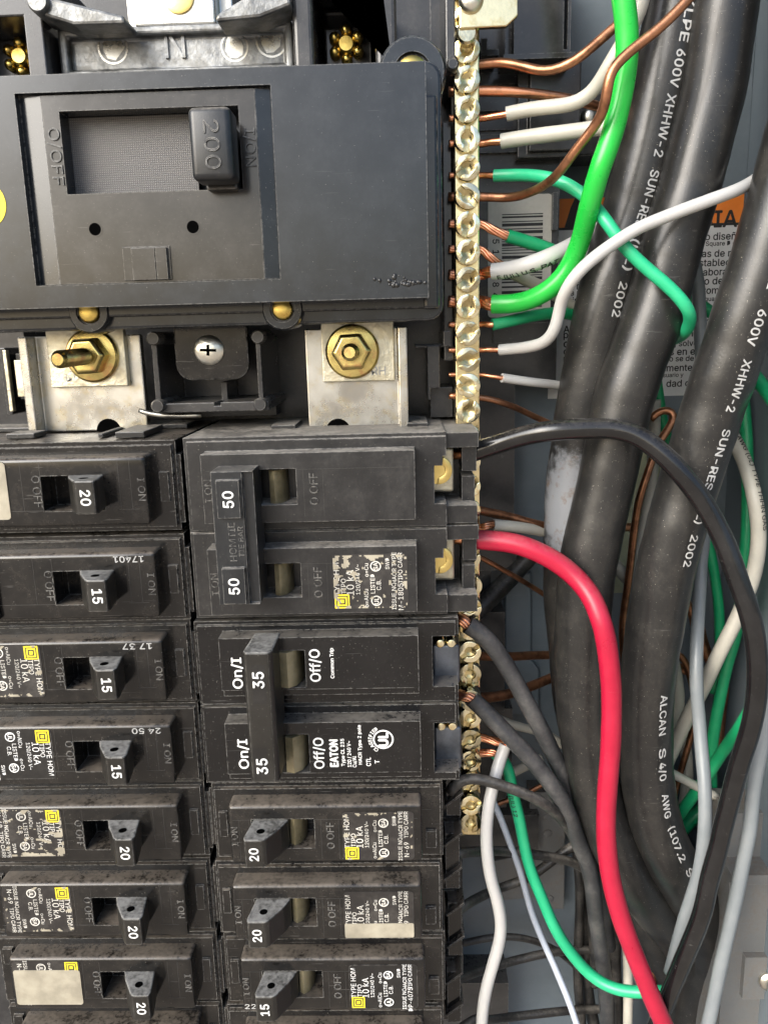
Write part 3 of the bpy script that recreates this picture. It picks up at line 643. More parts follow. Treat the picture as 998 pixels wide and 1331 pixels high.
# ------------------------------------------------------------------ brass neutral bar
YN = 30.
xb0, xb1 = P(590, 300, YN).x + .1, P(623, 300, YN).x
zn1, zn0 = P(606, -40, YN).z, P(612, 1086, YN).z
nb = empty('neutral_bar', ((xb0 + xb1) / 2, YN, zn0), 'long brass bar with a row of slotted terminal screws', 'terminal bar')
no = Vector(((xb0 + xb1) / 2, YN, zn0))
m = MB(); m.box(xb0, xb1, YN, YN + 9.5, zn0, zn1); sub(m, no).obj('bar', 'bar_brass', nb, bevel=.4, seg=2)
SCM = [screw_mesh('terminal_screw', 'screw_zinc', 3.42, 2.9, a, 1.45) for a in (.62, 1.25, .35, -.8, 1.5, 1.05)]
m = MB(); m.lathe(Vector((0, 0, 0)), [(3.34, 6), (3.34, -2.0), (1.5, -1.95), (1.0, -1.6), (.3, -1.5)], 24); RCM = m.mesh('socket', 'recess_shade', smooth=True)
zs_top = P(606, 68, YN).z; pitch = 7.293; k = -4; rs = random.Random(5)
while True:
    z = zs_top - pitch * k
    if z < zn0 + 2: break
    py = None
    loose = 0. if k < 14 else (rs.choice((2.0, 3.5, 5.0)) if k > 19 else .6)
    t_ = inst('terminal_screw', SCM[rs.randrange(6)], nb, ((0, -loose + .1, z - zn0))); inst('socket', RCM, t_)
    k += 1
# bracket on top of the bar
bo2 = P(630, 34, 24)
bk = empty('bar_bracket', bo2, 'cream zinc-plated bracket with clipped corner at the head of the brass bar', 'bracket')
m = MB(); m.prism([(a, b) for a, b in px_poly([(597, -60), (597, 37), (658, 34), (673, 20), (673, -60)], 24)], 24, 26); sub(m, bo2).obj('bracket_plate', 'bar_brass', bk, bevel=.3)
c = P(612, 0, 24); m = MB(); m.lathe(Vector((c.x, 24.05, c.z)), [(3.2, 0), (3.2, -.9), (2.4, -1.9), (1., -2.2)], 22); sub(m, bo2).obj('bracket_screw', 'steel_screw', bk, smooth=True)
c = P(607, 40, 24); m = MB(); m.lathe(Vector((c.x, 29.9, c.z)), [(2.8, 0), (2.8, -4.5), (2.2, -5)], 22); sub(m, bo2).obj('bracket_stud', 'screw_zinc', bk, smooth=True)

# ------------------------------------------------------------------ main switch with cover
YC = 0.
cx0, cx1, cz0, cz1 = P(-70, 250, YC).x, P(555, 230, YC).x, P(300, 394, YC).z, P(300, 88, YC).z
mo = Vector(((cx0 + cx1) / 2, 12., cz0))
ms = empty('main_switch', mo, 'large black main switch cover with 200 handle, woven window and brass screws', 'main breaker')
def mp(m, name, mat, parent=None, **k): return sub(m, mo).obj(name, mat, parent or ms, **k)
# cover shell: flange behind, front plate with recessed panel and window
fx0, fx1, fz0, fz1 = P(-80, 250, 11).x, P(575, 250, 11).x, P(300, 424, 11).z, P(300, 86, 11).z
pan = rect(38, 119, 360, 368, YC + 2.2); win = rect(84, 142, 314, 250, YC + 2.2)
m = MB(); m.relief([(cx0, cx1, cz0, cz1, YC), (pan[0] , pan[1], pan[2], pan[3], YC + 2.2), (*win, YC + 13.5)], 12.0 + 8)
shell = mp(m, 'cover_shell', 'cover', dissolve=True, bevel=1.1, seg=3)
m = MB(); m.prism(rrect(fx0, fx1, fz0, fz1, 4.), 11.5, 20.5); fl_ = mp(m, 'cover_flange', 'cover', bevel=.8)
m = MB(); m.box(fx0, fx1 - 1.2, 9.6, 12., cz0 - 2.2, cz0 + 1); mp(m, 'cover_rim', 'cover', fl_, bevel=.5)
m = MB(); m.box(cx1 - 1, fx1 - 1.2, 8.0, 12., fz0 + 3, cz1 - 5); mp(m, 'cover_rim', 'cover', fl_, bevel=.8)
# panel insert with sloped cheeks (glossier plastic)
m = MB(); zt_, zb_ = pan[3] - .3, pan[2] + .2
p1, p2 = P(67, 243, 2).x, P(338, 243, 2).x
def cheek(xa, xb, ya, yb): m.add([Vector((xa, ya, zb_)), Vector((xb, yb, zb_)), Vector((xb, yb, zt_)), Vector((xa, ya, zt_))], [(0, 1, 2, 3)])
m.relief([(p1, p2, zb_, zt_, 1.3), (*win, None)], 2.3); 
ins = mp(m, 'panel_insert', 'cover_gloss', dissolve=True, bevel=.25)
m = MB(); m.prism([(pan[0] + .1, 2.12), (pan[0] + .1, 2.18), (p1 - .05, 2.18), (p1 - .05, 1.35)], zb_, zt_, 'Z'); mp(m, 'sloped_cheek', 'cover', ins, bevel=.08)
m = MB(); m.prism([(pan[1] - .1, 2.12), (pan[1] - .1, 2.18), (p2 + .05, 2.18), (p2 + .05, 1.35)], zb_, zt_, 'Z'); mp(m, 'sloped_cheek', 'cover', ins, bevel=.08)
m = MB(); sx = rect(91, 150, 256, 254, 7); m.box(sx[0], sx[1], 7., 7.4, win[2] + .1, win[3] - .1); mp(m, 'woven_screen', 'screen')
# handle
hx = rect(246, 137, 302, 234, -10)
m = MB(); m.relief([(hx[0], hx[1], hx[2], hx[3], -10.)], -2.); mh = mp(m, 'switch_handle', 'handle_black', bevel=1.5, seg=4, smooth=True)
m = MB(); m.box(hx[0] + 1.5, hx[1] - 1., -2.2, 12., hx[2] - .8, hx[3] - 2.); mp(m, 'handle_stem', 'handle', mh, bevel=.5)
m = MB(); p = P(276, 188, -10); put_text(m, '200', p.x, -9.97, p.z, h=3.6, w=10.4, rot=-H90, depth=.35); mp(m, 'embossed_rating', 'plastic_matte', mh, bevel=0)
m = MB(); p = P(73, 204, 1.3); put_text(m, 'O/OFF', p.x, 1.3, p.z, h=3.2, w=13., rot=-H90, depth=.4); mp(m, 'embossed_marking', 'handle_black', ins); m = MB(); p = P(325, 192, 1.3); put_text(m, 'I/ON', p.x, 1.3, p.z, h=2.9, w=8.6, rot=-H90, depth=.4)
mp(m, 'embossed_marking', 'handle_black', ins)
for a, b in ((124, 298), (251, 295)):
    p = P(a, b, 1.3); m = MB(); m.lathe(Vector((p.x, 1.33, p.z)), [(1.5, 0), (1.5, -.08)], 20); mp(m, 'pin_hole_disc', 'hole_shade', ins)  # black disc laid on the insert in place of a shaded hole
    m = MB(); ring_geo(m, p.x, 1.22, p.z, 1.5, 1.85, 24); mp(m, 'hole_rim', 'cover_gloss', ins)
r0 = rect(160, 320, 222, 364, .6)
m = MB(); m.relief([(*r0, .9), (r0[0] + 2.4, r0[1] - 3.6, r0[2], r0[3] - .4, .1), (r0[1] - 3.4, r0[1] - .6, r0[2], r0[3] - .4, -.2)], 2.2); mp(m, 'catch_tab', 'cover_gloss', ins, dissolve=True, bevel=.3)
# screw bosses
for a, b in ((115, 406), (367, 402)):
    p = P(a, b, 9); m = MB(); m.lathe(Vector((p.x, 20, p.z)), [(5.4, 0), (5.4, -10.2), (4.9, -11), (3.3, -11), (3.2, -10)], 28); bs_ = mp(m, 'screw_boss', 'cover', fl_, smooth=True)
    m = MB(); m.lathe(Vector((p.x, 10.2, p.z)), [(2.75, 0), (2.7, -1.2), (2.1, -1.9), (1, -2.1)], 24); mp(m, 'cover_screw', 'brass', bs_, smooth=True)
p = P(536, 92, 12); m = MB(); m.lathe(Vector((p.x, 20, p.z)), [(8.4, 0), (8.4, -6.6), (7.8, -7.4), (4.6, -7.4), (4.4, -6.)], 32); bs_ = mp(m, 'screw_boss', 'cover', fl_, smooth=True)
m = MB(); m.lathe(Vector((p.x, 14.2, p.z)), [(3.9, 0), (3.8, -1.4), (2.6, -2.3), (1, -2.5)], 24); mp(m, 'cover_screw', 'brass', bs_, smooth=True)
# yellow round sticker on the edge
p = P(-21, 266, YC); m = MB(); m.lathe(Vector((p.x, -.02, p.z)), [(5.6, 0), (5.6, -.15)], 40); sub(m, mo).obj('round_sticker', 'yellow', ms)
# molten blister near the corner
m = MB(); rb = random.Random(4)
for i in range(46):
    p = P(rb.gauss(522, 14), 371 + abs(rb.gauss(0, 5)) * -1, YC)
    r = rb.uniform(.25, .7); m.lathe(Vector((p.x, .05, p.z)), [(r, 0), (r * .8, -r * .3), (r * .3, -r * .42)], 8)
mp(m, 'melted_patch', 'melt', shell, smooth='all')

# ------------------------------------------------------------------ lugs with studs under the cover
def hexpts(r): return [(r * math.cos(math.radians(60 * i + 12)), r * math.sin(math.radians(60 * i + 12))) for i in range(6)]
def stud_lug(px, py, label, plate, strap, tilt, tipY, right):
    c = P(px, py, 27); o = Vector((c.x, 28, c.z - 18))
    e = empty('stud_lug', o, label, 'terminal lug')
    m = MB(); x0, x1, z0, z1 = rect(*plate, 27); m.box(x0, x1, 27, 29.5, z0, z1); sub(m, o).obj('contact_plate', 'lug_plate', e, bevel=.3)
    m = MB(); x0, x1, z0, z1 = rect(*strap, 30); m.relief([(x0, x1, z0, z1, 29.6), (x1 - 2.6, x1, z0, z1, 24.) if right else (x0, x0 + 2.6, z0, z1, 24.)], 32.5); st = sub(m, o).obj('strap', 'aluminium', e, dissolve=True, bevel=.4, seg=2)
    p = P((plate[0] + plate[2]) / 2 + (28 if not right else -26), 545, 29.6); m = MB(); m.lathe(Vector((p.x, 29.62, p.z - 3.4)), [(3.6, 0), (3.6, -.1)], 24); sub(m, o).obj('strap_hole_disc', 'hole_shade', st)  # black disc painting the shaded hole on the strap
    ax = Vector((tilt[0], -1, tilt[1])).normalized()
    m = MB(); m.lathe(Vector((c.x, 27.1, c.z)), [(7.6, 0), (7.6, -.9), (7.0, -1.6), (4.9, -1.9)], 36); wa = sub(m, o).obj('washer', 'chromate', e, smooth=True)
    m = MB(); m.lathe(Vector((c.x, 26.2, c.z)), [(5.6, 0), (5.6, 5.2), (4.6, 6.0)], 6, ax, .3); sub(m, o).obj('nut', 'chromate', e, bevel=.35)
    m = MB(); pr = []; L = 27 - tipY
    for i in range(int(L / .9)): pr += [(2.35, i * .9), (2.0, i * .9 + .45)]
    pr += [(2.0, L - .2), (1.5, L + .4)]
    m.lathe(Vector((c.x, 26.5, c.z)), pr, 20, ax); sub(m, o).obj('stud', 'chromate', e, smooth=True)
    p = P(plate[0] + 30 if not right else plate[2] - 20, plate[3] - 14, 26.9); m = MB(); put_text(m, '47' if not right else 'RH', p.x, 26.94, p.z, h=2.4, rot=.5 if not right else 0.); sub(m, o).obj('stamped_mark', 'grey_print', e)
stud_lug(121, 462, 'lug with rainbow-gold washer and long stud poking out under the cover', (62, 412, 163, 503, ), (42, 436, 188, 560), (-.02, -.02), 4.5, False)
stud_lug(458, 457, 'lug with yellow hexagon nut and short centred stud beside the brass bar', (418, 400, 512, 496), (399, 426, 530, 560), (0, 0), 15., True)
for px_ in (150, 440):
    pass
# black tongue with steel screw between the lugs
o = P(272, 540, 34); o = Vector((o.x, 40, o.z))
e = empty('centre_clamp', o, 'black tongue with cross-slotted steel screw between the two stud lugs', 'clamp')
x0, x1, z0, z1 = rect(226, 390, 322, 494, 26)
m = MB(); m.prism(rrect(x0, x1, z0, z1, 4.5, 5), 26, 28.5); tg = sub(m, o).obj('tongue', 'plastic', e, bevel=.5)
c = P(272, 455, 26)
def phillips(m, c, r, y):
    m.lathe(Vector((c.x, y, c.z)), [(r, 0), (r, -.5), (r * .8, -1.2), (r * .3, -1.5)], 28)
m = MB(); phillips(m, c, 4.2, 26.02); sc2 = sub(m, o).obj('clamp_screw', 'steel_screw', tg, smooth=True)
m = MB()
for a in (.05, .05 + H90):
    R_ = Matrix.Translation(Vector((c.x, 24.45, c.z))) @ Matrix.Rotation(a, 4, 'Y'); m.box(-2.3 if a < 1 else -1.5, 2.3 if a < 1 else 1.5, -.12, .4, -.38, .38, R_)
sub(m, o).obj('cross_slot_bars', 'hole_shade', sc2)  # black bars painting the shade of the cross slot
m = MB(); m.relief([(*rect(200, 436, 348, 548, 36), 50), (*rect(196, 524, 348, 536, 22), 24), (*rect(197, 440, 204, 530, 22), 24), (*rect(333, 440, 339, 530, 22), 24), (*rect(282, 498, 290, 526, 28), 34)], 57.9)
sub(m, o).obj('arc_box', 'base_plastic', e, dissolve=True, bevel=.35)
for a, b in ((199, 440), (205, 528), (335, 438), (338, 526)):
    p = P(a, b, 22); m = MB(); m.lathe(Vector((p.x, 40, p.z)), [(1.9, 0), (1.9, -17.8), (1.6, -18.2)], 16); sub(m, o).obj('post', 'base_plastic', e, smooth=True)
for rr_ in ([(*rect(0, 452, 8, 540, 32), 34)], [(*rect(16, 460, 34, 520, 32), 36), (*rect(20, 420, 24, 470, 30), 34)]):
    m = MB(); m.relief(rr_, 57.95); bmesh.ops.translate(m.bm, vec=-bo, verts=m.bm.verts); m.obj('divider', 'base_plastic', ib, dissolve=True, bevel=.3)
m = MB(); m.relief([(*rect(540, 448, 590, 452, 34), 38), (*rect(556, 450, 572, 520, 34), 36), (*rect(576, 430, 586, 450, 30), 30), (*rect(560, 505, 590, 545, 34), 40)], 57.95)
bmesh.ops.translate(m.bm, vec=-bo, verts=m.bm.verts); m.obj('divider', 'base_plastic', ib, dissolve=True, bevel=.3)
for a in ((8, 455, 13, 535), (21, 468, 33, 516)):
    x0, x1, z0, z1 = rect(*a, 33); m = MB(); m.box(x0, x1, 33, 35, z0, z1); bmesh.ops.translate(m.bm, vec=-bo, verts=m.bm.verts); m.obj('bus_strip', 'lug_plate', ib, bevel=.2)
# silver tip wire lying on the top of the column
# ------------------------------------------------------------------ top: lug housings and casting
def lug_housing(px, label, frame, opening, star):
    x0, x1, z0, z1 = rect(*frame, 14); o = Vector(((x0 + x1) / 2, 50, z0))
    e = empty('lug_housing', o, label, 'lug housing')
    op = rect(*opening, 14)
    m = MB(); m.relief([(x0, x1, z0, z1, 14.), (*op, 44.)], 57.9); h = sub(m, o).obj('housing', 'base_plastic', e, dissolve=True, bevel=1.2, seg=3)
    ob = rect(*opening, 30)
    m = MB(); m.box(op[0] + 1.5, op[1] - 1.5, 30, 43.9, P(px, star[1] + 30, 30).z, P(px, star[1] - 22, 30).z); blk = sub(m, o).obj('lug_block', 'tin' if False else 'base_plastic', e, bevel=.5)
    c = P(star[0], star[1], 28); m = MB(); m.lathe(Vector((c.x, 29.98, c.z)), [(2.4, 0), (2.4, -2.6), (1.8, -3.2), (.8, -3.2)], 20)
    for k_ in range(6):
        t = math.radians(60 * k_ + 30); m.lathe(Vector((c.x + 3.5 * math.cos(t), 29.98, c.z + 3.5 * math.sin(t))), [(1.5, 0), (1.45, -2.2), (.9, -3.), (.3, -3.2)], 14)
    sub(m, o).obj('lug_bolt', 'brass', e, smooth=True)
lug_housing(450, 'black lug housing with star-shaped brass bolt between casting and cover corner', (379, -60, 515, 96, ), (407, -50, 487, 110), (450, 58))
lug_housing(15, 'black lug housing with star-shaped brass bolt at the far end of the cover top', (-70, -60, 55, 110), (-60, 22, 36, 120), (27, 74))
# extra rails beside the middle housing
m = MB(); m.relief([(*rect(502, -60, 514, 75, 14), 22)], 57.9); 
m.bm.free()
co = P(228, 90, 22)
e = empty('neutral_casting', co, 'grey cast metal lug block marked N above the main switch cover', 'lug casting')
m = MB(); r0 = rect(72, 27, 380, 100, 18)
m.relief([(*r0, 20.), (r0[0] + 2.6, r0[1] - 2.2, r0[2] + 3.0, r0[3] - 2.2, 22.5)], 48.); cs = sub(m, co).obj('casting_block', 'casting', e, dissolve=True, bevel=.8, seg=3)
for a, b, r in ((147, 62, 4.0), (305, 61, 3.6), (353, 52, 4.2)):
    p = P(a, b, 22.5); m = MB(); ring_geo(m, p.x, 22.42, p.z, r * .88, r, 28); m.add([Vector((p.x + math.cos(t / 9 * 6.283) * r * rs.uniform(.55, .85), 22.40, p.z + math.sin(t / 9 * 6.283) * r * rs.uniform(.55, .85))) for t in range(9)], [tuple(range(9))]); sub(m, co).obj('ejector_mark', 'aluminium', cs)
p = P(228, 58, 22.5); m = MB(); put_text(m, 'N', p.x, 22.5, p.z, h=6.6, depth=.7); sub(m, co).obj('embossed_mark', 'casting', cs)
for pts in ([(44, 2), (60, -2), (165, 24), (166, 34), (100, 36), (62, 24)], [(283, 32), (284, 22), (340, -12), (372, -20), (380, 10), (340, 26)]):
    m = MB(); m.prism(px_poly(pts, 12), 10, 20.1); sub(m, co).obj('casting_arm', 'casting', e, bevel=.7, seg=2)
c = P(52, 4, 10); m = MB(); m.lathe(Vector((c.x, 20, c.z)), [(2.6, 0), (2.6, -11.), (2.2, -11.6)], 18); sub(m, co).obj('casting_post', 'casting', e, smooth=True)
wo2 = P(232, 25, 34)
e = empty('lug_barrel', wo2, 'bright silver lug barrel with round brassy core behind the casting marked N', 'lug barrel')
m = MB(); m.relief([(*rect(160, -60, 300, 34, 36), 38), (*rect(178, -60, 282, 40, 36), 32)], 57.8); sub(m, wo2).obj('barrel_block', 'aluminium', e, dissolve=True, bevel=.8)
c = P(232, -4, 32); m = MB(); m.lathe(Vector((c.x, 32.02, c.z)), [(4.2, 0), (4.2, -.6), (3.4, -.8)], 26); sub(m, wo2).obj('barrel_core', 'lug_brass', e, smooth=True)

# ------------------------------------------------------------------ wires
def spline(pts, step=1.6):
    out = []; n = len(pts)
    for i in range(n - 1):
        p0, p1, p2, p3 = pts[max(i - 1, 0)], pts[i], pts[i + 1], pts[min(i + 2, n - 1)]
        k = max(2, int((p2 - p1).length / step))
        for j in range(k):
            t = j / k
            out.append(.5 * ((2 * p1) + (p2 - p0) * t + (2 * p0 - 5 * p1 + 4 * p2 - p3) * t * t + (3 * p1 - p0 - 3 * p2 + p3) * t ** 3))
    out.append(pts[-1]); return out
def path(px, ys, wob=.12, seed=0, rad=2.):
    """px: photo points; ys: list of (fraction, depth) along the run"""
    L = [0.]
    for a, b in zip(px, px[1:]): L.append(L[-1] + math.hypot(b[0] - a[0], b[1] - a[1]))
    def yy(f):
        for (f0, y0), (f1, y1) in zip(ys, ys[1:]):
            if f <= f1:
                t = (f - f0) / max(f1 - f0, 1e-6); t = t * t * (3 - 2 * t); return y0 + (y1 - y0) * t
        return ys[-1][1]
    pts = [P(a, b, yy(l / L[-1])) for (a, b), l in zip(px, L)]
    for end in (0, -1):            # runs that leave the view go on to the top or bottom of the box
        b = px[end][1]
        if -25 < b < 1332: continue
        p, q = pts[end].copy(), pts[1 if end == 0 else -2]; d = (p - q).normalized(); zt_ = ZT - 2 if b < 0 else ZB + 2; ext = []
        for k in range(1, 6):
            f = k / 5; z = p.z + (zt_ - p.z) * f; ext.append(Vector((p.x + d.x / max(abs(d.z), .4) * 45 * (1 - (1 - f) ** 2), p.y + d.y / max(abs(d.z), .4) * 25 * (1 - (1 - f) ** 2), z)))
        pts = ext[::-1] + pts if end == 0 else pts + ext
    for p in pts: p.x = min(p.x, XR - 1.0 - rad); p.y = min(p.y, YB - .6 - rad)
    out = spline(pts)
    for _ in range(3): out = [out[0]] + [(out[i - 1] + out[i] * 2 + out[i + 1]) / 4 for i in range(1, len(out) - 1)] + [out[-1]]
    r = random.Random(seed); o = Vector((r.random() * 50, r.random() * 50, r.random() * 50))
    return [p + mnoise.noise_vector(p * .045 + o) * wob for p in out]
WN = [0]
def local(mb, o): bmesh.ops.translate(mb.bm, vec=-o, verts=mb.bm.verts); return mb
def wire(label, px, ys, r, mat, bare=None, strands=0, cat='wire', name='wire', group=None, wob=.45, text=None, print_mat='black_print', seg=14):
    WN[0] += 1
    pts = path(px, ys, wob, WN[0], r + wob); o = pts[0].copy(); r0 = r
    r = [r0 * (1 + .03 * mnoise.noise(p * .11 + Vector((WN[0] * 7.3, 0, 0))) + .012 * mnoise.noise(p * .5)) for p in pts]
    if bare is None and not text:
        m = MB(); m.tube(pts, r, seg)
        ob = local(m, o).obj(name, mat, None, label, cat, group, smooth='all'); ob.location = o * MM; return pts
    e = empty(name, o, label, cat, group)
    m = MB(); m.tube(pts, r, seg); ins_ = local(m, o).obj('insulation', mat, e, smooth=True)
    rl = r; r = r0
    if bare:
        b = [P(a, c_, y) for a, c_, y in bare] + [pts[0].copy(), pts[min(3, len(pts) - 1)].copy()]
        bp = spline(b, .8); m = MB()
        if strands:
            rr = r * .72; rs_ = rr * .36
            for s in range(strands):
                a0 = 2 * math.pi * s / strands; q = []
                for i, p in enumerate(bp):
                    T = (bp[min(i + 1, len(bp) - 1)] - bp[max(i - 1, 0)]).normalized(); N = T.cross(Vector((0, 1, 0))).normalized(); B = T.cross(N); an = a0 + i * .16
                    sp = 1 - .25 * (1 - i / len(bp)); q.append(p + (N * math.cos(an) + B * math.sin(an)) * rr * .68 * sp)
                m.tube(q, rs_, 7)
            m.tube(bp, rr * .5, 8)
            local(m, o).obj('copper_strands', 'copper_strand', e, smooth='all')
        else:
            m.tube(bp, r * .5 if r > 1.2 else r * .75, 12); local(m, o).obj('bare_end', 'copper', e, smooth='all')
    if text:
        for (s, p0, p1, h, phi) in text: print_on(pts, s, p0, p1, h, phi, rl, o, ins_, print_mat)
    return pts
def pix(p):
    d = p - CAM; z = d.dot(FWD); return 499 + FOC * d.dot(RGT) / z, 665.5 - FOC * d.dot(UPV) / z
def print_on(pts, s, p0, p1, h, phi, r, o, parent, mat, bold=.02):
    """lettering wrapped on the jacket between two points of the run; phi = angle off the front"""
    L = [0.]
    for a, b in zip(pts, pts[1:]): L.append(L[-1] + (b - a).length)
    def at(l):
        l = min(max(l, 0), L[-1] - 1e-3)
        for i in range(len(L) - 1):
            if L[i + 1] >= l:
                t = (l - L[i]) / (L[i + 1] - L[i]); p = pts[i].lerp(pts[i + 1], t)
                return p, r[i] + (r[i + 1] - r[i]) * t, (pts[min(i + 2, len(pts) - 1)] - pts[max(i - 1, 0)]).normalized()
    def arc(q):
        i = min(range(len(pts)), key=lambda k: (pix(pts[k])[0] - q[0]) ** 2 + (pix(pts[k])[1] - q[1]) ** 2); return L[i]
    vs, fs, W, H = text_geo(s, bold); sy = h / text_geo('H', bold)[3]; start = arc(p0); sx = max(arc(p1) - start, .5) / W; m = MB(); out = []
    for a, b, k_ in vs:
        l = start + (a + W / 2) * sx; p, rr, T = at(l); N = Vector((0, -1, 0)); N = (N - T * N.dot(T)).normalized(); B = N.cross(T)
        if B.cross(N).dot(T) < 0 and False: B = -B
        ang = phi + b * sy / rr; out.append(p + (N * math.cos(ang) + B * math.sin(ang)) * (rr + .15 + .004 * k_))
    m.add(out, fs); local(m, o).obj('jacket_print', mat, parent, recalc=False)

# heavy feeders -----------------------------------------------------
R4 = 8.15
aP = [(891, -50), (880, 0), (857, 131), (841, 200), (824, 265), (805, 322), (789, 375), (780, 420), (767, 492), (756, 547), (748, 600), (743, 660), (741, 730), (742, 800), (748, 880), (759, 960), (779, 1040), (804, 1110), (832, 1175), (858, 1235), (872, 1290), (878, 1360)]
bP = [(953, -50), (942, 0), (927, 105), (912, 172), (897, 236), (885, 276), (871, 328), (857, 380), (838, 440), (815, 509), (806, 543), (793, 600), (775, 675), (766, 720), (759, 780), (755, 850), (760, 950), (778, 1040), (808, 1115), (846, 1172), (882, 1215), (905, 1262), (914, 1310), (916, 1370)]
cP = [(1098, -60), (1075, 60), (1040, 170), (1012, 268), (984, 359), (950, 460), (918, 556), (893, 640), (875, 700), (860, 760), (849, 820), (842, 880), (838, 960), (841, 1020), (851, 1070), (868, 1112), (890, 1152), (912, 1192), (926, 1240), (932, 1290), (934, 1360)]
wire('thick black aluminium feeder cable with pale scraped patch, running behind the black and red wires', aP, [(0, 26), (.3, 29), (.5, 34), (.8, 46), (1, 62)], R4, 'cable_scraped', cat='cable', name='feeder_cable', wob=.5, seg=32,
     text=[('XLPE', (898, 13), (885, 64), 2.25, .12), ('600V', (882, 79), (871, 123), 2.25, .12), ('XHHW-2', (867, 136), (850, 213), 2.25, .12), ('SUN-RES', (842, 226), (824, 298), 2.25, .14), ('(UL)', (820, 318), (812, 358), 2.25, .18), ('2002', (807, 370), (799, 412), 2.25, .22)], print_mat='jacket_ink')
wire('thick black feeder cable without visible lettering, passing directly behind the red wire', bP, [(0, 20), (.3, 20), (.5, 21), (.8, 30), (1, 56)], R4, 'cable', cat='cable', name='feeder_cable', wob=.5, seg=32)
wire('thick black feeder cable printed ALCAN S 4/0 AWG in white', cP, [(0, 6), (.3, 10), (.5, 16), (.8, 25), (1, 50)], R4, 'cable', cat='cable', name='feeder_cable', wob=.5, seg=32,
     text=[('XLPE', (1003, 320), (985, 380), 2.25, .1), ('600V', (981, 402), (967, 446), 2.25, .1), ('XHHW-2', (964, 464), (945, 530), 2.25, .18), ('SUN-RES', (940, 552), (922, 632), 2.25, .28), ('(UL)', (915, 650), (905, 680), 2.25, .3), ('2002', (901, 692), (892, 730), 2.25, .32), ('ALCAN', (862, 888), (861, 940), 2.2, .33), ('S', (862, 955), (862, 964), 2.2, .33), ('4/0', (862, 974), (863, 998), 2.2, .33), ('AWG', (864, 1010), (870, 1042), 2.2, .36), ('(107.2', (873, 1050), (886, 1093), 2.2, .38), ('SQ', (889, 1101), (895, 1119), 2.2, .4)], print_mat='jacket_ink')
# red and black branch feeders
wire('thick red wire curving down from the double 50 amp breaker', [(606, 701), (642, 703), (674, 708), (701, 719), (726, 733), (751, 754), (768, 776), (780, 805), (788, 835), (795, 897), (794, 961), (791, 1005), (788, 1050), (788, 1093), (795, 1147), (808, 1197), (827, 1248), (848, 1298), (868, 1345), (880, 1375)],
     [(0, 17), (.15, 13), (.3, 5), (.6, 6), (1, 4)], 2.85, 'ins_red', bare=[(578, 700, 20), (590, 701, 18)], wob=.3, seg=20)
wire('thick black wire arching over the feeder cables from the double 50 amp breaker', [(612, 588), (621, 585), (652, 575), (684, 565), (716, 559), (747, 557), (779, 557), (805, 559), (831, 569), (853, 584), (874, 603), (895, 626), (914, 654), (932, 687), (949, 725), (962, 761), (973, 793), (981, 832), (984, 870), (982, 910), (973, 955), (962, 990), (950, 1031), (940, 1070), (932, 1111), (922, 1146), (913, 1182), (900, 1219), (886, 1253), (873, 1284), (859, 1319), (845, 1360)],
     [(0, 17), (.12, 8), (.3, 1), (.5, -4), (.8, 3), (1, 10)], 2.75, 'ins_black', bare=[(584, 592, 20), (600, 590, 18)], wob=.4, seg=20)
wire('dull dark grey wire from the upper terminal of the tied 35 amp breaker', [(608, 812), (627, 824), (646, 846), (663, 873), (680, 905), (695, 933), (709, 962), (722, 989), (736, 1018), (750, 1055), (765, 1100), (780, 1160), (790, 1230)], [(0, 22), (.3, 24), (.7, 34), (1, 50)], 2.65, 'ins_darkgrey', bare=[(590, 802, 24), (600, 806, 22)], strands=7, wob=.5, seg=18)
wire('dull dark grey wire from the lower terminal of the tied 35 amp breaker', [(612, 908), (631, 926), (652, 947), (674, 970), (695, 993), (714, 1017), (728, 1038), (740, 1062), (751, 1092), (763, 1125), (771, 1162), (776, 1203), (781, 1243), (786, 1284), (790, 1340)], [(0, 22), (.3, 22), (.6, 30), (1, 44)], 2.65, 'ins_darkgrey', bare=[(592, 902, 25), (602, 905, 23)], strands=7, wob=.5, seg=18)
BK = 'thin black branch wires'
wire('thin black wire below the tied 35 amp breaker, sagging over white and green wires', [(585, 1030), (594, 1018), (604, 1012), (622, 1012), (652, 1021), (684, 1033), (709, 1046), (726, 1061), (739, 1078), (752, 1105), (764, 1145), (770, 1200), (772, 1280)], [(0, 20), (.3, 18), (.6, 32), (1, 58)], 1.65, 'ins_black_dusty', group=BK, wob=.3)
wire('thin black wire crossing level behind the white wire and over another black one', [(588, 1112), (602, 1108), (630, 1106), (661, 1107), (692, 1111), (722, 1115), (749, 1123), (770, 1140)], [(0, 24), (.4, 40), (1, 46)], 1.6, 'ins_black_dusty', group=BK, wob=.3)
wire('thin black wire rising diagonally behind the white and green wires', [(588, 1190), (602, 1179), (620, 1168), (651, 1154), (682, 1143), (706, 1128), (726, 1112), (745, 1099), (765, 1085)], [(0, 24), (.4, 46), (1, 50)], 1.6, 'ins_black_dusty', group=BK, wob=.3)
wire('thin black wire rising gently across the plain back panel beneath the bracket', [(588, 1276), (602, 1270), (630, 1260), (661, 1251), (702, 1241), (743, 1235), (775, 1234)], [(0, 24), (.4, 46), (1, 54)], 1.5, 'ins_black_dusty', group=BK, wob=.3)
wire('thin black wire lying lowest across the back panel', [(600, 1335), (639, 1326), (671, 1321), (712, 1316), (753, 1313), (790, 1312)], [(0, 30), (.4, 46), (1, 54)], 1.5, 'ins_black_dusty', group=BK, wob=.3)
wire('slack black filler wire hanging straight down behind the red wire', [(748, 1085), (757, 1150), (760, 1215), (762, 1280), (775, 1350)], [(0, 56), (1, 60)], 2.4, 'ins_black_dusty', wob=.5)  # wire added to darken the low part of the box
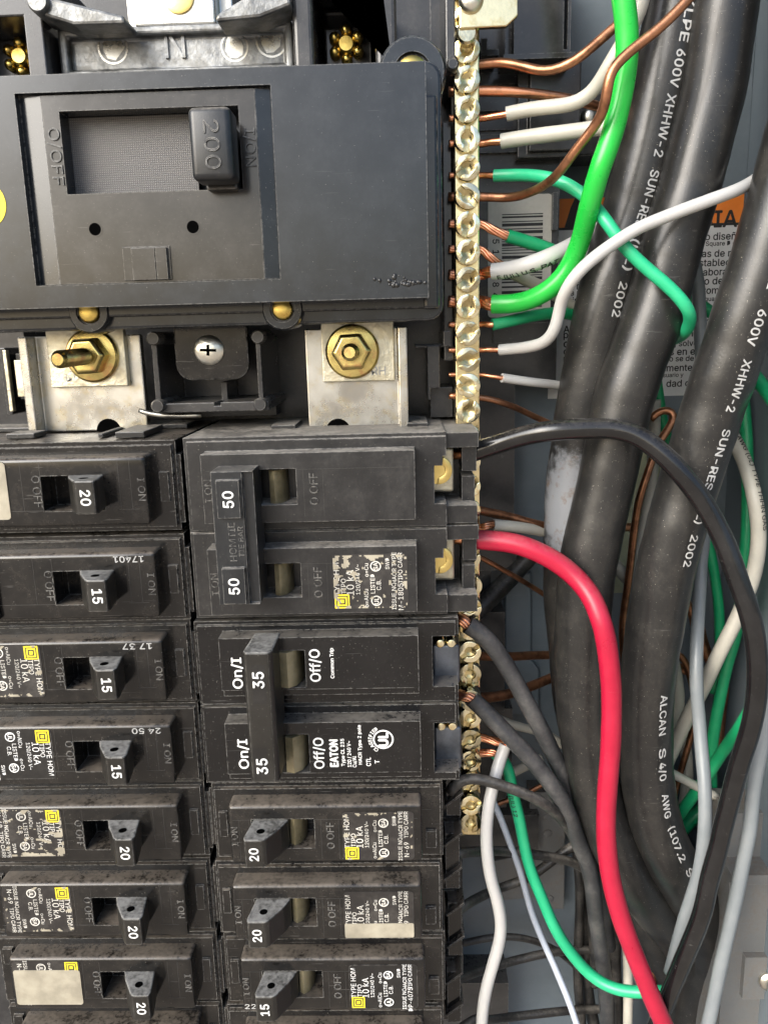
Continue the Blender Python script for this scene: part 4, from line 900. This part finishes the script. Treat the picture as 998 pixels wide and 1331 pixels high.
wire('black filler wire looping down beside the grey mounting flange', [(930, 1130), (938, 1160), (950, 1210), (953, 1265), (945, 1310), (930, 1350)], [(0, 36), (1, 30)], 2.0, 'ins_black_dusty', wob=.4)  # another added wire, filling the dark gap at the foot
# from the bar ---------------------------------------------------------
LB = 583
def bare_at(y, xe, ye, Y=31.5): return [(LB, y, YN + 3.5), (624, y, YN + 3.2)] if xe < 640 else [(LB, y, YN + 3.5), (622, y, YN + 3.2), ((622 + xe) / 2, (y + ye) / 2 , (YN + 3 + Y) / 2)]
wire('thick bright green wire curving up steeply beside the feeder cables', [(638, 396), (660, 396), (680, 393), (705, 382), (728, 363), (743, 338), (755, 311), (766, 272), (779, 222), (795, 175), (806, 132), (813, 88), (815, 44), (811, 0), (806, -40)], [(0, 30), (.2, 22), (.5, 6), (1, 2)], 2.65, 'ins_green', bare=bare_at(392, 638, 396), strands=9, seg=20)
wire('slim green wire from the bar crossing in front of two feeder cables', [(643, 228), (670, 228), (699, 230), (729, 236), (759, 254), (784, 284), (810, 320), (836, 346), (862, 367), (884, 387), (896, 403), (898, 417), (892, 430), (878, 440), (855, 446)], [(0, 31), (.3, 18), (.45, 10), (.82, 7), (.90, 16), (.95, 34), (1, 42)], 1.65, 'ins_green3', bare=bare_at(228, 643, 228))
BC = 'bare copper grounding wires'
wire('bare copper wire in a shallow dip, uppermost under the black block', [(LB, 87), (624, 85), (650, 82), (684, 89), (709, 94), (730, 89), (751, 77), (775, 56), (796, 37), (818, 15), (830, -30)], [(0, 33), (.2, 33), (.6, 22), (1, 22)], 1.25, 'copper_brown', group=BC)
wire('bare copper wire running level across the black saddle block and under white insulation', [(LB, 119), (625, 118), (663, 119), (695, 121), (726, 126), (747, 130), (768, 137), (790, 142), (815, 150)], [(0, 33), (.2, 33), (.6, 34), (1, 40)], 1.35, 'copper', group=BC)
wire('bare brown copper wire sweeping up in front of the bright green wire', [(LB, 257), (623, 257), (663, 257), (688, 251), (709, 240), (730, 219), (751, 191), (772, 166), (785, 143), (789, 118), (791, 98), (799, 83), (823, 61), (858, 35), (893, 0), (915, -35)], [(0, 33), (.12, 33), (.4, 6), (.6, -3), (1, -4)], 1.2, 'copper_brown', group=BC)
wire('white wire bending up beneath the dipped copper wire', [(658, 149), (684, 144), (716, 140), (743, 136), (760, 128), (775, 114), (787, 93), (796, 78), (814, 48), (830, 15), (838, -30)], [(0, 31), (.3, 25), (.6, 18), (1, 16)], 1.85, 'ins_cream', bare=bare_at(154, 658, 149))
wire('white wire running level into the back of the bright green wire', [(651, 183), (684, 178), (726, 173), (768, 167), (785, 165), (797, 164)], [(0, 31), (.5, 26), (1, 22)], 2.0, 'ins_cream', bare=bare_at(187, 651, 183))
wire('short green wire with bare strands crossing the barcode sticker', [(659, 307), (684, 315), (714, 325), (740, 338), (775, 360)], [(0, 32), (.5, 34), (1, 44)], 1.85, 'ins_green2', bare=bare_at(291, 659, 307), strands=7)
wire('thick white wire with black print and frayed copper strands', [(640, 353), (657, 352), (674, 349), (705, 339), (730, 327), (750, 315), (790, 292)], [(0, 30), (.4, 24), (1, 36)], 2.3, 'ins_white', bare=bare_at(357, 640, 353), strands=9, seg=18, text=[('E (UL) U.S. PAT', (652, 358), (718, 340), 1.5, -.95)])
wire('white wire slipping out beneath the thick printed white wire', [(652, 345), (668, 356), (684, 364), (705, 373), (737, 394), (760, 408)], [(0, 33), (1, 44)], 1.7, 'ins_cream', bare=bare_at(324, 652, 345), strands=6)
wire('green wire directly below the bright green one, passing behind the long white wire', [(640, 421), (657, 418), (674, 414), (705, 408), (730, 406), (750, 410), (780, 420)], [(0, 31), (1, 44)], 1.7, 'ins_green2', bare=bare_at(422, 640, 421))
wire('long white wire rising in an S across the feeder cables', [(649, 454), (667, 453), (684, 451), (705, 446), (718, 433), (724, 415), (727, 397), (735, 377), (751, 354), (774, 333), (798, 315), (827, 296), (870, 279), (913, 264), (956, 247), (985, 230), (1015, 212)], [(0, 32), (.2, 14), (.35, 6), (.8, 8), (1, 22)], 1.6, 'ins_white', bare=bare_at(455, 649, 454))
wire('slim white wire running level under the long S-shaped white wire', [(652, 491), (690, 496), (727, 500), (760, 506)], [(0, 32), (1, 44)], 1.35, 'ins_white', bare=bare_at(487, 652, 491))
wire('thin bare copper wire sloping down just above the black arching wire', [(LB, 515), (622, 517), (645, 521), (670, 530), (700, 545), (735, 560)], [(0, 33), (.3, 34), (1, 50)], .95, 'copper_brown', group=BC)
wire('bare copper wire passing above the short white stub beside the red wire', [(LB + 8, 656), (621, 663), (663, 671), (705, 683), (760, 690), (815, 686), (850, 690)], [(0, 33), (.3, 40), (1, 58)], 1.4, 'copper_brown', group=BC)
wire('short white wire with copper strands tucked above the red wire', [(641, 682), (665, 684), (705, 692), (740, 700)], [(0, 34), (1, 46)], 1.75, 'ins_cream', bare=bare_at(686, 641, 682), strands=6)
wire('thin bare copper wire sloping down just below the red wire', [(LB + 8, 716), (621, 723), (660, 745), (703, 770), (730, 786)], [(0, 33), (.3, 38), (1, 52)], .85, 'copper_brown', group=BC)
wire('bare copper wire running level behind the upper dark grey wire', [(LB + 10, 853), (620, 853), (663, 853), (705, 851), (745, 850)], [(0, 33), (.3, 42), (1, 54)], 1.45, 'copper_brown', group=BC)
wire('bare copper wire curving up between the two dark grey wires', [(LB + 10, 905), (620, 906), (642, 905), (669, 899), (695, 889), (730, 875)], [(0, 33), (.3, 42), (1, 56)], 1.7, 'copper_brown', group=BC)
wire('white wire hanging in a wave beside the breakers', [(656, 968), (649, 989), (642, 1017), (636, 1042), (632, 1078), (634, 1111), (639, 1142), (647, 1172), (651, 1203), (648, 1229), (641, 1254), (633, 1280), (628, 1308), (627, 1340), (628, 1370)], [(0, 29), (.2, 22), (.6, 20), (1, 18)], 1.95, 'ins_white', bare=[(LB + 10, 955, 33.5), (622, 958, 33), (645, 964, 31)], strands=7)
wire('green wire sweeping down in a long curve to the red wire', [(643, 980), (655, 990), (661, 1004), (666, 1030), (674, 1062), (682, 1101), (690, 1133), (704, 1168), (722, 1207), (743, 1240), (763, 1264), (783, 1279), (805, 1287), (832, 1289), (860, 1288)], [(0, 32), (.3, 34), (.7, 28), (1, 18)], 1.95, 'ins_green3', bare=[(LB + 10, 979, 33.5), (622, 979, 33)], strands=6, text=[('E (UL) 12', (664, 1020), (672, 1058), 1.3, -.5)])
wire('thin bluish white wire hanging beside the sweeping green wire', [(640, 1040), (650, 1062), (659, 1086), (669, 1115), (679, 1147), (690, 1182), (706, 1223), (722, 1260), (737, 1298), (750, 1335), (760, 1365)], [(0, 38), (.4, 40), (1, 26)], 1.15, 'ins_bluewhite')
wire('cream wire crossing just behind the two dark grey wires', [(640, 930), (659, 939), (688, 948), (712, 955), (740, 975)], [(0, 52), (1, 58)], 1.5, 'ins_cream')
wire('cream wire end rising behind the lower dark grey wire', [(655, 1010), (665, 1004), (684, 995), (705, 985)], [(0, 54), (1, 58)], 1.7, 'ins_cream')
wire('thin copper wire showing below the lower dark grey wire', [(640, 1048), (665, 1038), (688, 1029), (703, 1021), (725, 1008)], [(0, 56), (1, 60)], .9, 'copper_brown', group=BC)
wire('black cable stub slanting up behind the bare copper wires', [(600, 815), (622, 792), (645, 770), (668, 745), (690, 720)], [(0, 52), (1, 62)], 3.2, 'ins_black_dusty')
# behind and beside the feeders on the other side
wire('grey wire hanging in front of the ALCAN cable bend and behind the black arching wire', [(900, 335), (906, 365), (907, 393), (910, 440), (916, 510), (918, 580), (917, 640), (914, 692), (910, 730), (908, 772), (906, 815), (904, 853), (904, 895), (908, 932), (912, 979), (915, 1021), (917, 1063), (914, 1101), (905, 1142), (893, 1182), (882, 1220), (870, 1265)], [(0, 48), (.4, 40), (.6, 22), (.8, 11), (1, 16)], 2.0, 'ins_grey')
wire('light grey wire hanging next to the grey mounting flange', [(1020, 840), (1005, 890), (996, 937), (986, 990), (979, 1032), (974, 1074), (967, 1111), (959, 1152), (949, 1192), (940, 1233), (932, 1274), (924, 1315), (914, 1360)], [(0, 8), (.4, 6), (1, 8)], 2.05, 'ins_grey')
wire('cream white wire bowing out behind the black arching wire, printed in black', [(925, 535), (940, 552), (954, 572), (966, 597), (975, 624), (982, 656), (985, 687), (983, 719), (977, 750), (968, 776), (957, 803), (943, 832), (928, 863), (913, 895), (893, 930), (877, 966), (862, 1000)], [(0, 44), (.3, 30), (.6, 30), (1, 46)], 2.25, 'ins_cream', text=[('AWG (UL) TYPE THHN GAS', (956, 572), (986, 690), 1.4, .45)])
GW = 'green grounding wires beside the ALCAN cable'
wire('green wire bowing behind the printed cream wire', [(960, 480), (966, 530), (975, 572), (983, 603), (988, 640), (985, 675), (975, 713), (966, 745), (962, 790), (955, 832), (945, 863), (935, 905), (928, 947), (924, 985), (925, 1052), (928, 1110)], [(0, 56), (.4, 48), (1, 46)], 1.95, 'ins_green2', group=GW)
wire('green wire hanging between grey wire and black arching wire', [(905, 650), (914, 685), (921, 712), (927, 745), (933, 785), (935, 815), (934, 850), (926, 900)], [(0, 54), (1, 54)], 1.7, 'ins_green2', group=GW)
wire('green wire slanting across behind the grey wire near the ALCAN lettering', [(985, 905), (962, 943), (947, 965), (930, 990), (905, 1027), (890, 1048), (872, 1075), (850, 1120)], [(0, 18), (.45, 40), (1, 48)], 1.95, 'ins_green2', group=GW)
wire('green wire passing out to the enclosure side above the bowed ones', [(930, 440), (955, 462), (977, 484), (996, 510), (1030, 560)], [(0, 50), (.5, 26), (1, 8)], 1.9, 'ins_green2', group=GW)
wire('green wire showing beneath the slim green crossing wire against the warning sticker', [(880, 385), (905, 392), (922, 402), (945, 425)], [(0, 60), (1, 60)], 1.8, 'ins_green2', group=GW)
wire('green wire dropping behind the arch of the black wire between two feeders', [(852, 490), (856, 520), (861, 550), (869, 578), (880, 620)], [(0, 58), (1, 60)], 1.7, 'ins_green2', group=GW)
wire('green wire stub below the slanting green one against the flange', [(875, 1090), (895, 1065), (915, 1050), (935, 1040)], [(0, 58), (1, 58)], 2.6, 'ins_green2', group=GW)
wire('brown copper wire hooking over and hanging between two feeder cables', [(845, 545), (853, 536), (864, 532), (874, 535), (877, 544), (869, 557), (860, 569), (848, 593), (837, 624), (829, 650), (825, 677), (820, 719), (815, 761), (811, 792), (809, 830), (812, 870)], [(0, 48), (.4, 40), (1, 46)], 1.2, 'copper_brown', group=BC)
wire('cream wire hanging just behind the hooked copper wire', [(851, 520), (850, 560), (847, 603), (842, 645), (832, 691), (822, 740), (815, 800), (815, 850)], [(0, 56), (1, 58)], 1.9, 'ins_cream')
wire('cream wire tucked low behind the hooked copper wire beside the feeder', [(770, 705), (785, 720), (800, 735), (815, 752), (840, 780)], [(0, 60), (1, 62)], 2.2, 'ins_cream')
wire('fat cream wire curving beside the ALCAN lettering', [(868, 845), (876, 880), (880, 915), (874, 950), (862, 985)], [(0, 52), (1, 54)], 2.5, 'ins_cream')
wire('cream wire hanging behind the thin copper strip below the ALCAN lettering', [(882, 930), (889, 965), (892, 1000), (890, 1040), (880, 1080)], [(0, 60), (1, 60)], 2.2, 'ins_cream')
wire('short cream wire crossing to the grey wire beside 4/0 lettering', [(860, 998), (874, 1006), (890, 1014), (906, 1023), (930, 1035)], [(0, 40), (1, 40)], 1.5, 'ins_cream')
wire('thin brown copper wire leaning beside the AWG lettering', [(915, 880), (905, 925), (897, 958), (889, 985), (882, 1010), (872, 1050)], [(0, 56), (1, 54)], 1.1, 'copper_brown', group=BC)
wire('brown copper wire bending behind the grey wire above the ALCAN lettering', [(868, 845), (880, 848), (889, 858), (893, 872), (900, 900)], [(0, 52), (1, 54)], 1.1, 'copper_brown', group=BC)
wire('thicker brown copper wire running level into the grey wire', [(860, 862), (880, 867), (900, 872), (925, 880)], [(0, 56), (1, 56)], 1.8, 'copper_brown', group=BC)
wire('brown copper wire bowing beneath the green wires', [(905, 790), (912, 830), (922, 860), (940, 885), (947, 920), (940, 955), (930, 985)], [(0, 58), (1, 60)], 1.9, 'copper_brown', group=BC)
wire('brown copper wire slanting beside the grey wire near the 2002 lettering', [(880, 755), (890, 775), (897, 795), (903, 825)], [(0, 58), (1, 58)], 1.2, 'copper_brown', group=BC)
wire('cream wire dropping straight down behind the red wire at the green bend', [(812, 1195), (814, 1240), (815, 1290), (815, 1345)], [(0, 44), (1, 40)], 1.7, 'ins_cream')
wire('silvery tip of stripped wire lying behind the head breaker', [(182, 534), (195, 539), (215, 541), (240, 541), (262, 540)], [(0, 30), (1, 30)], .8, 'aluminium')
wire('brown cloth-dull copper wire in the dark gap under the feeder bends', [(845, 1215), (848, 1250), (846, 1290), (850, 1340)], [(0, 52), (1, 50)], 1.6, 'copper_brown', group=BC)
wire('slack black wire pair member crossing the dimpled grey bracket', [(735, 1040), (748, 1090), (752, 1150), (750, 1215), (752, 1290), (758, 1350)], [(0, 50), (1, 56)], 1.7, 'ins_black_dusty', group=BK, wob=.6)
wire('slack black wire squeezed between the dark grey wire and the feeder bend', [(760, 1060), (782, 1120), (795, 1190), (800, 1260), (802, 1350)], [(0, 58), (1, 60)], 2.3, 'ins_black_dusty', group=BK, wob=.6)
wire('thin black wire bowing across the plain back panel to the slack wires', [(600, 1225), (640, 1218), (690, 1222), (730, 1240), (758, 1275), (770, 1345)], [(0, 56), (1, 64)], 1.3, 'ins_black_dusty', group=BK, wob=.5)
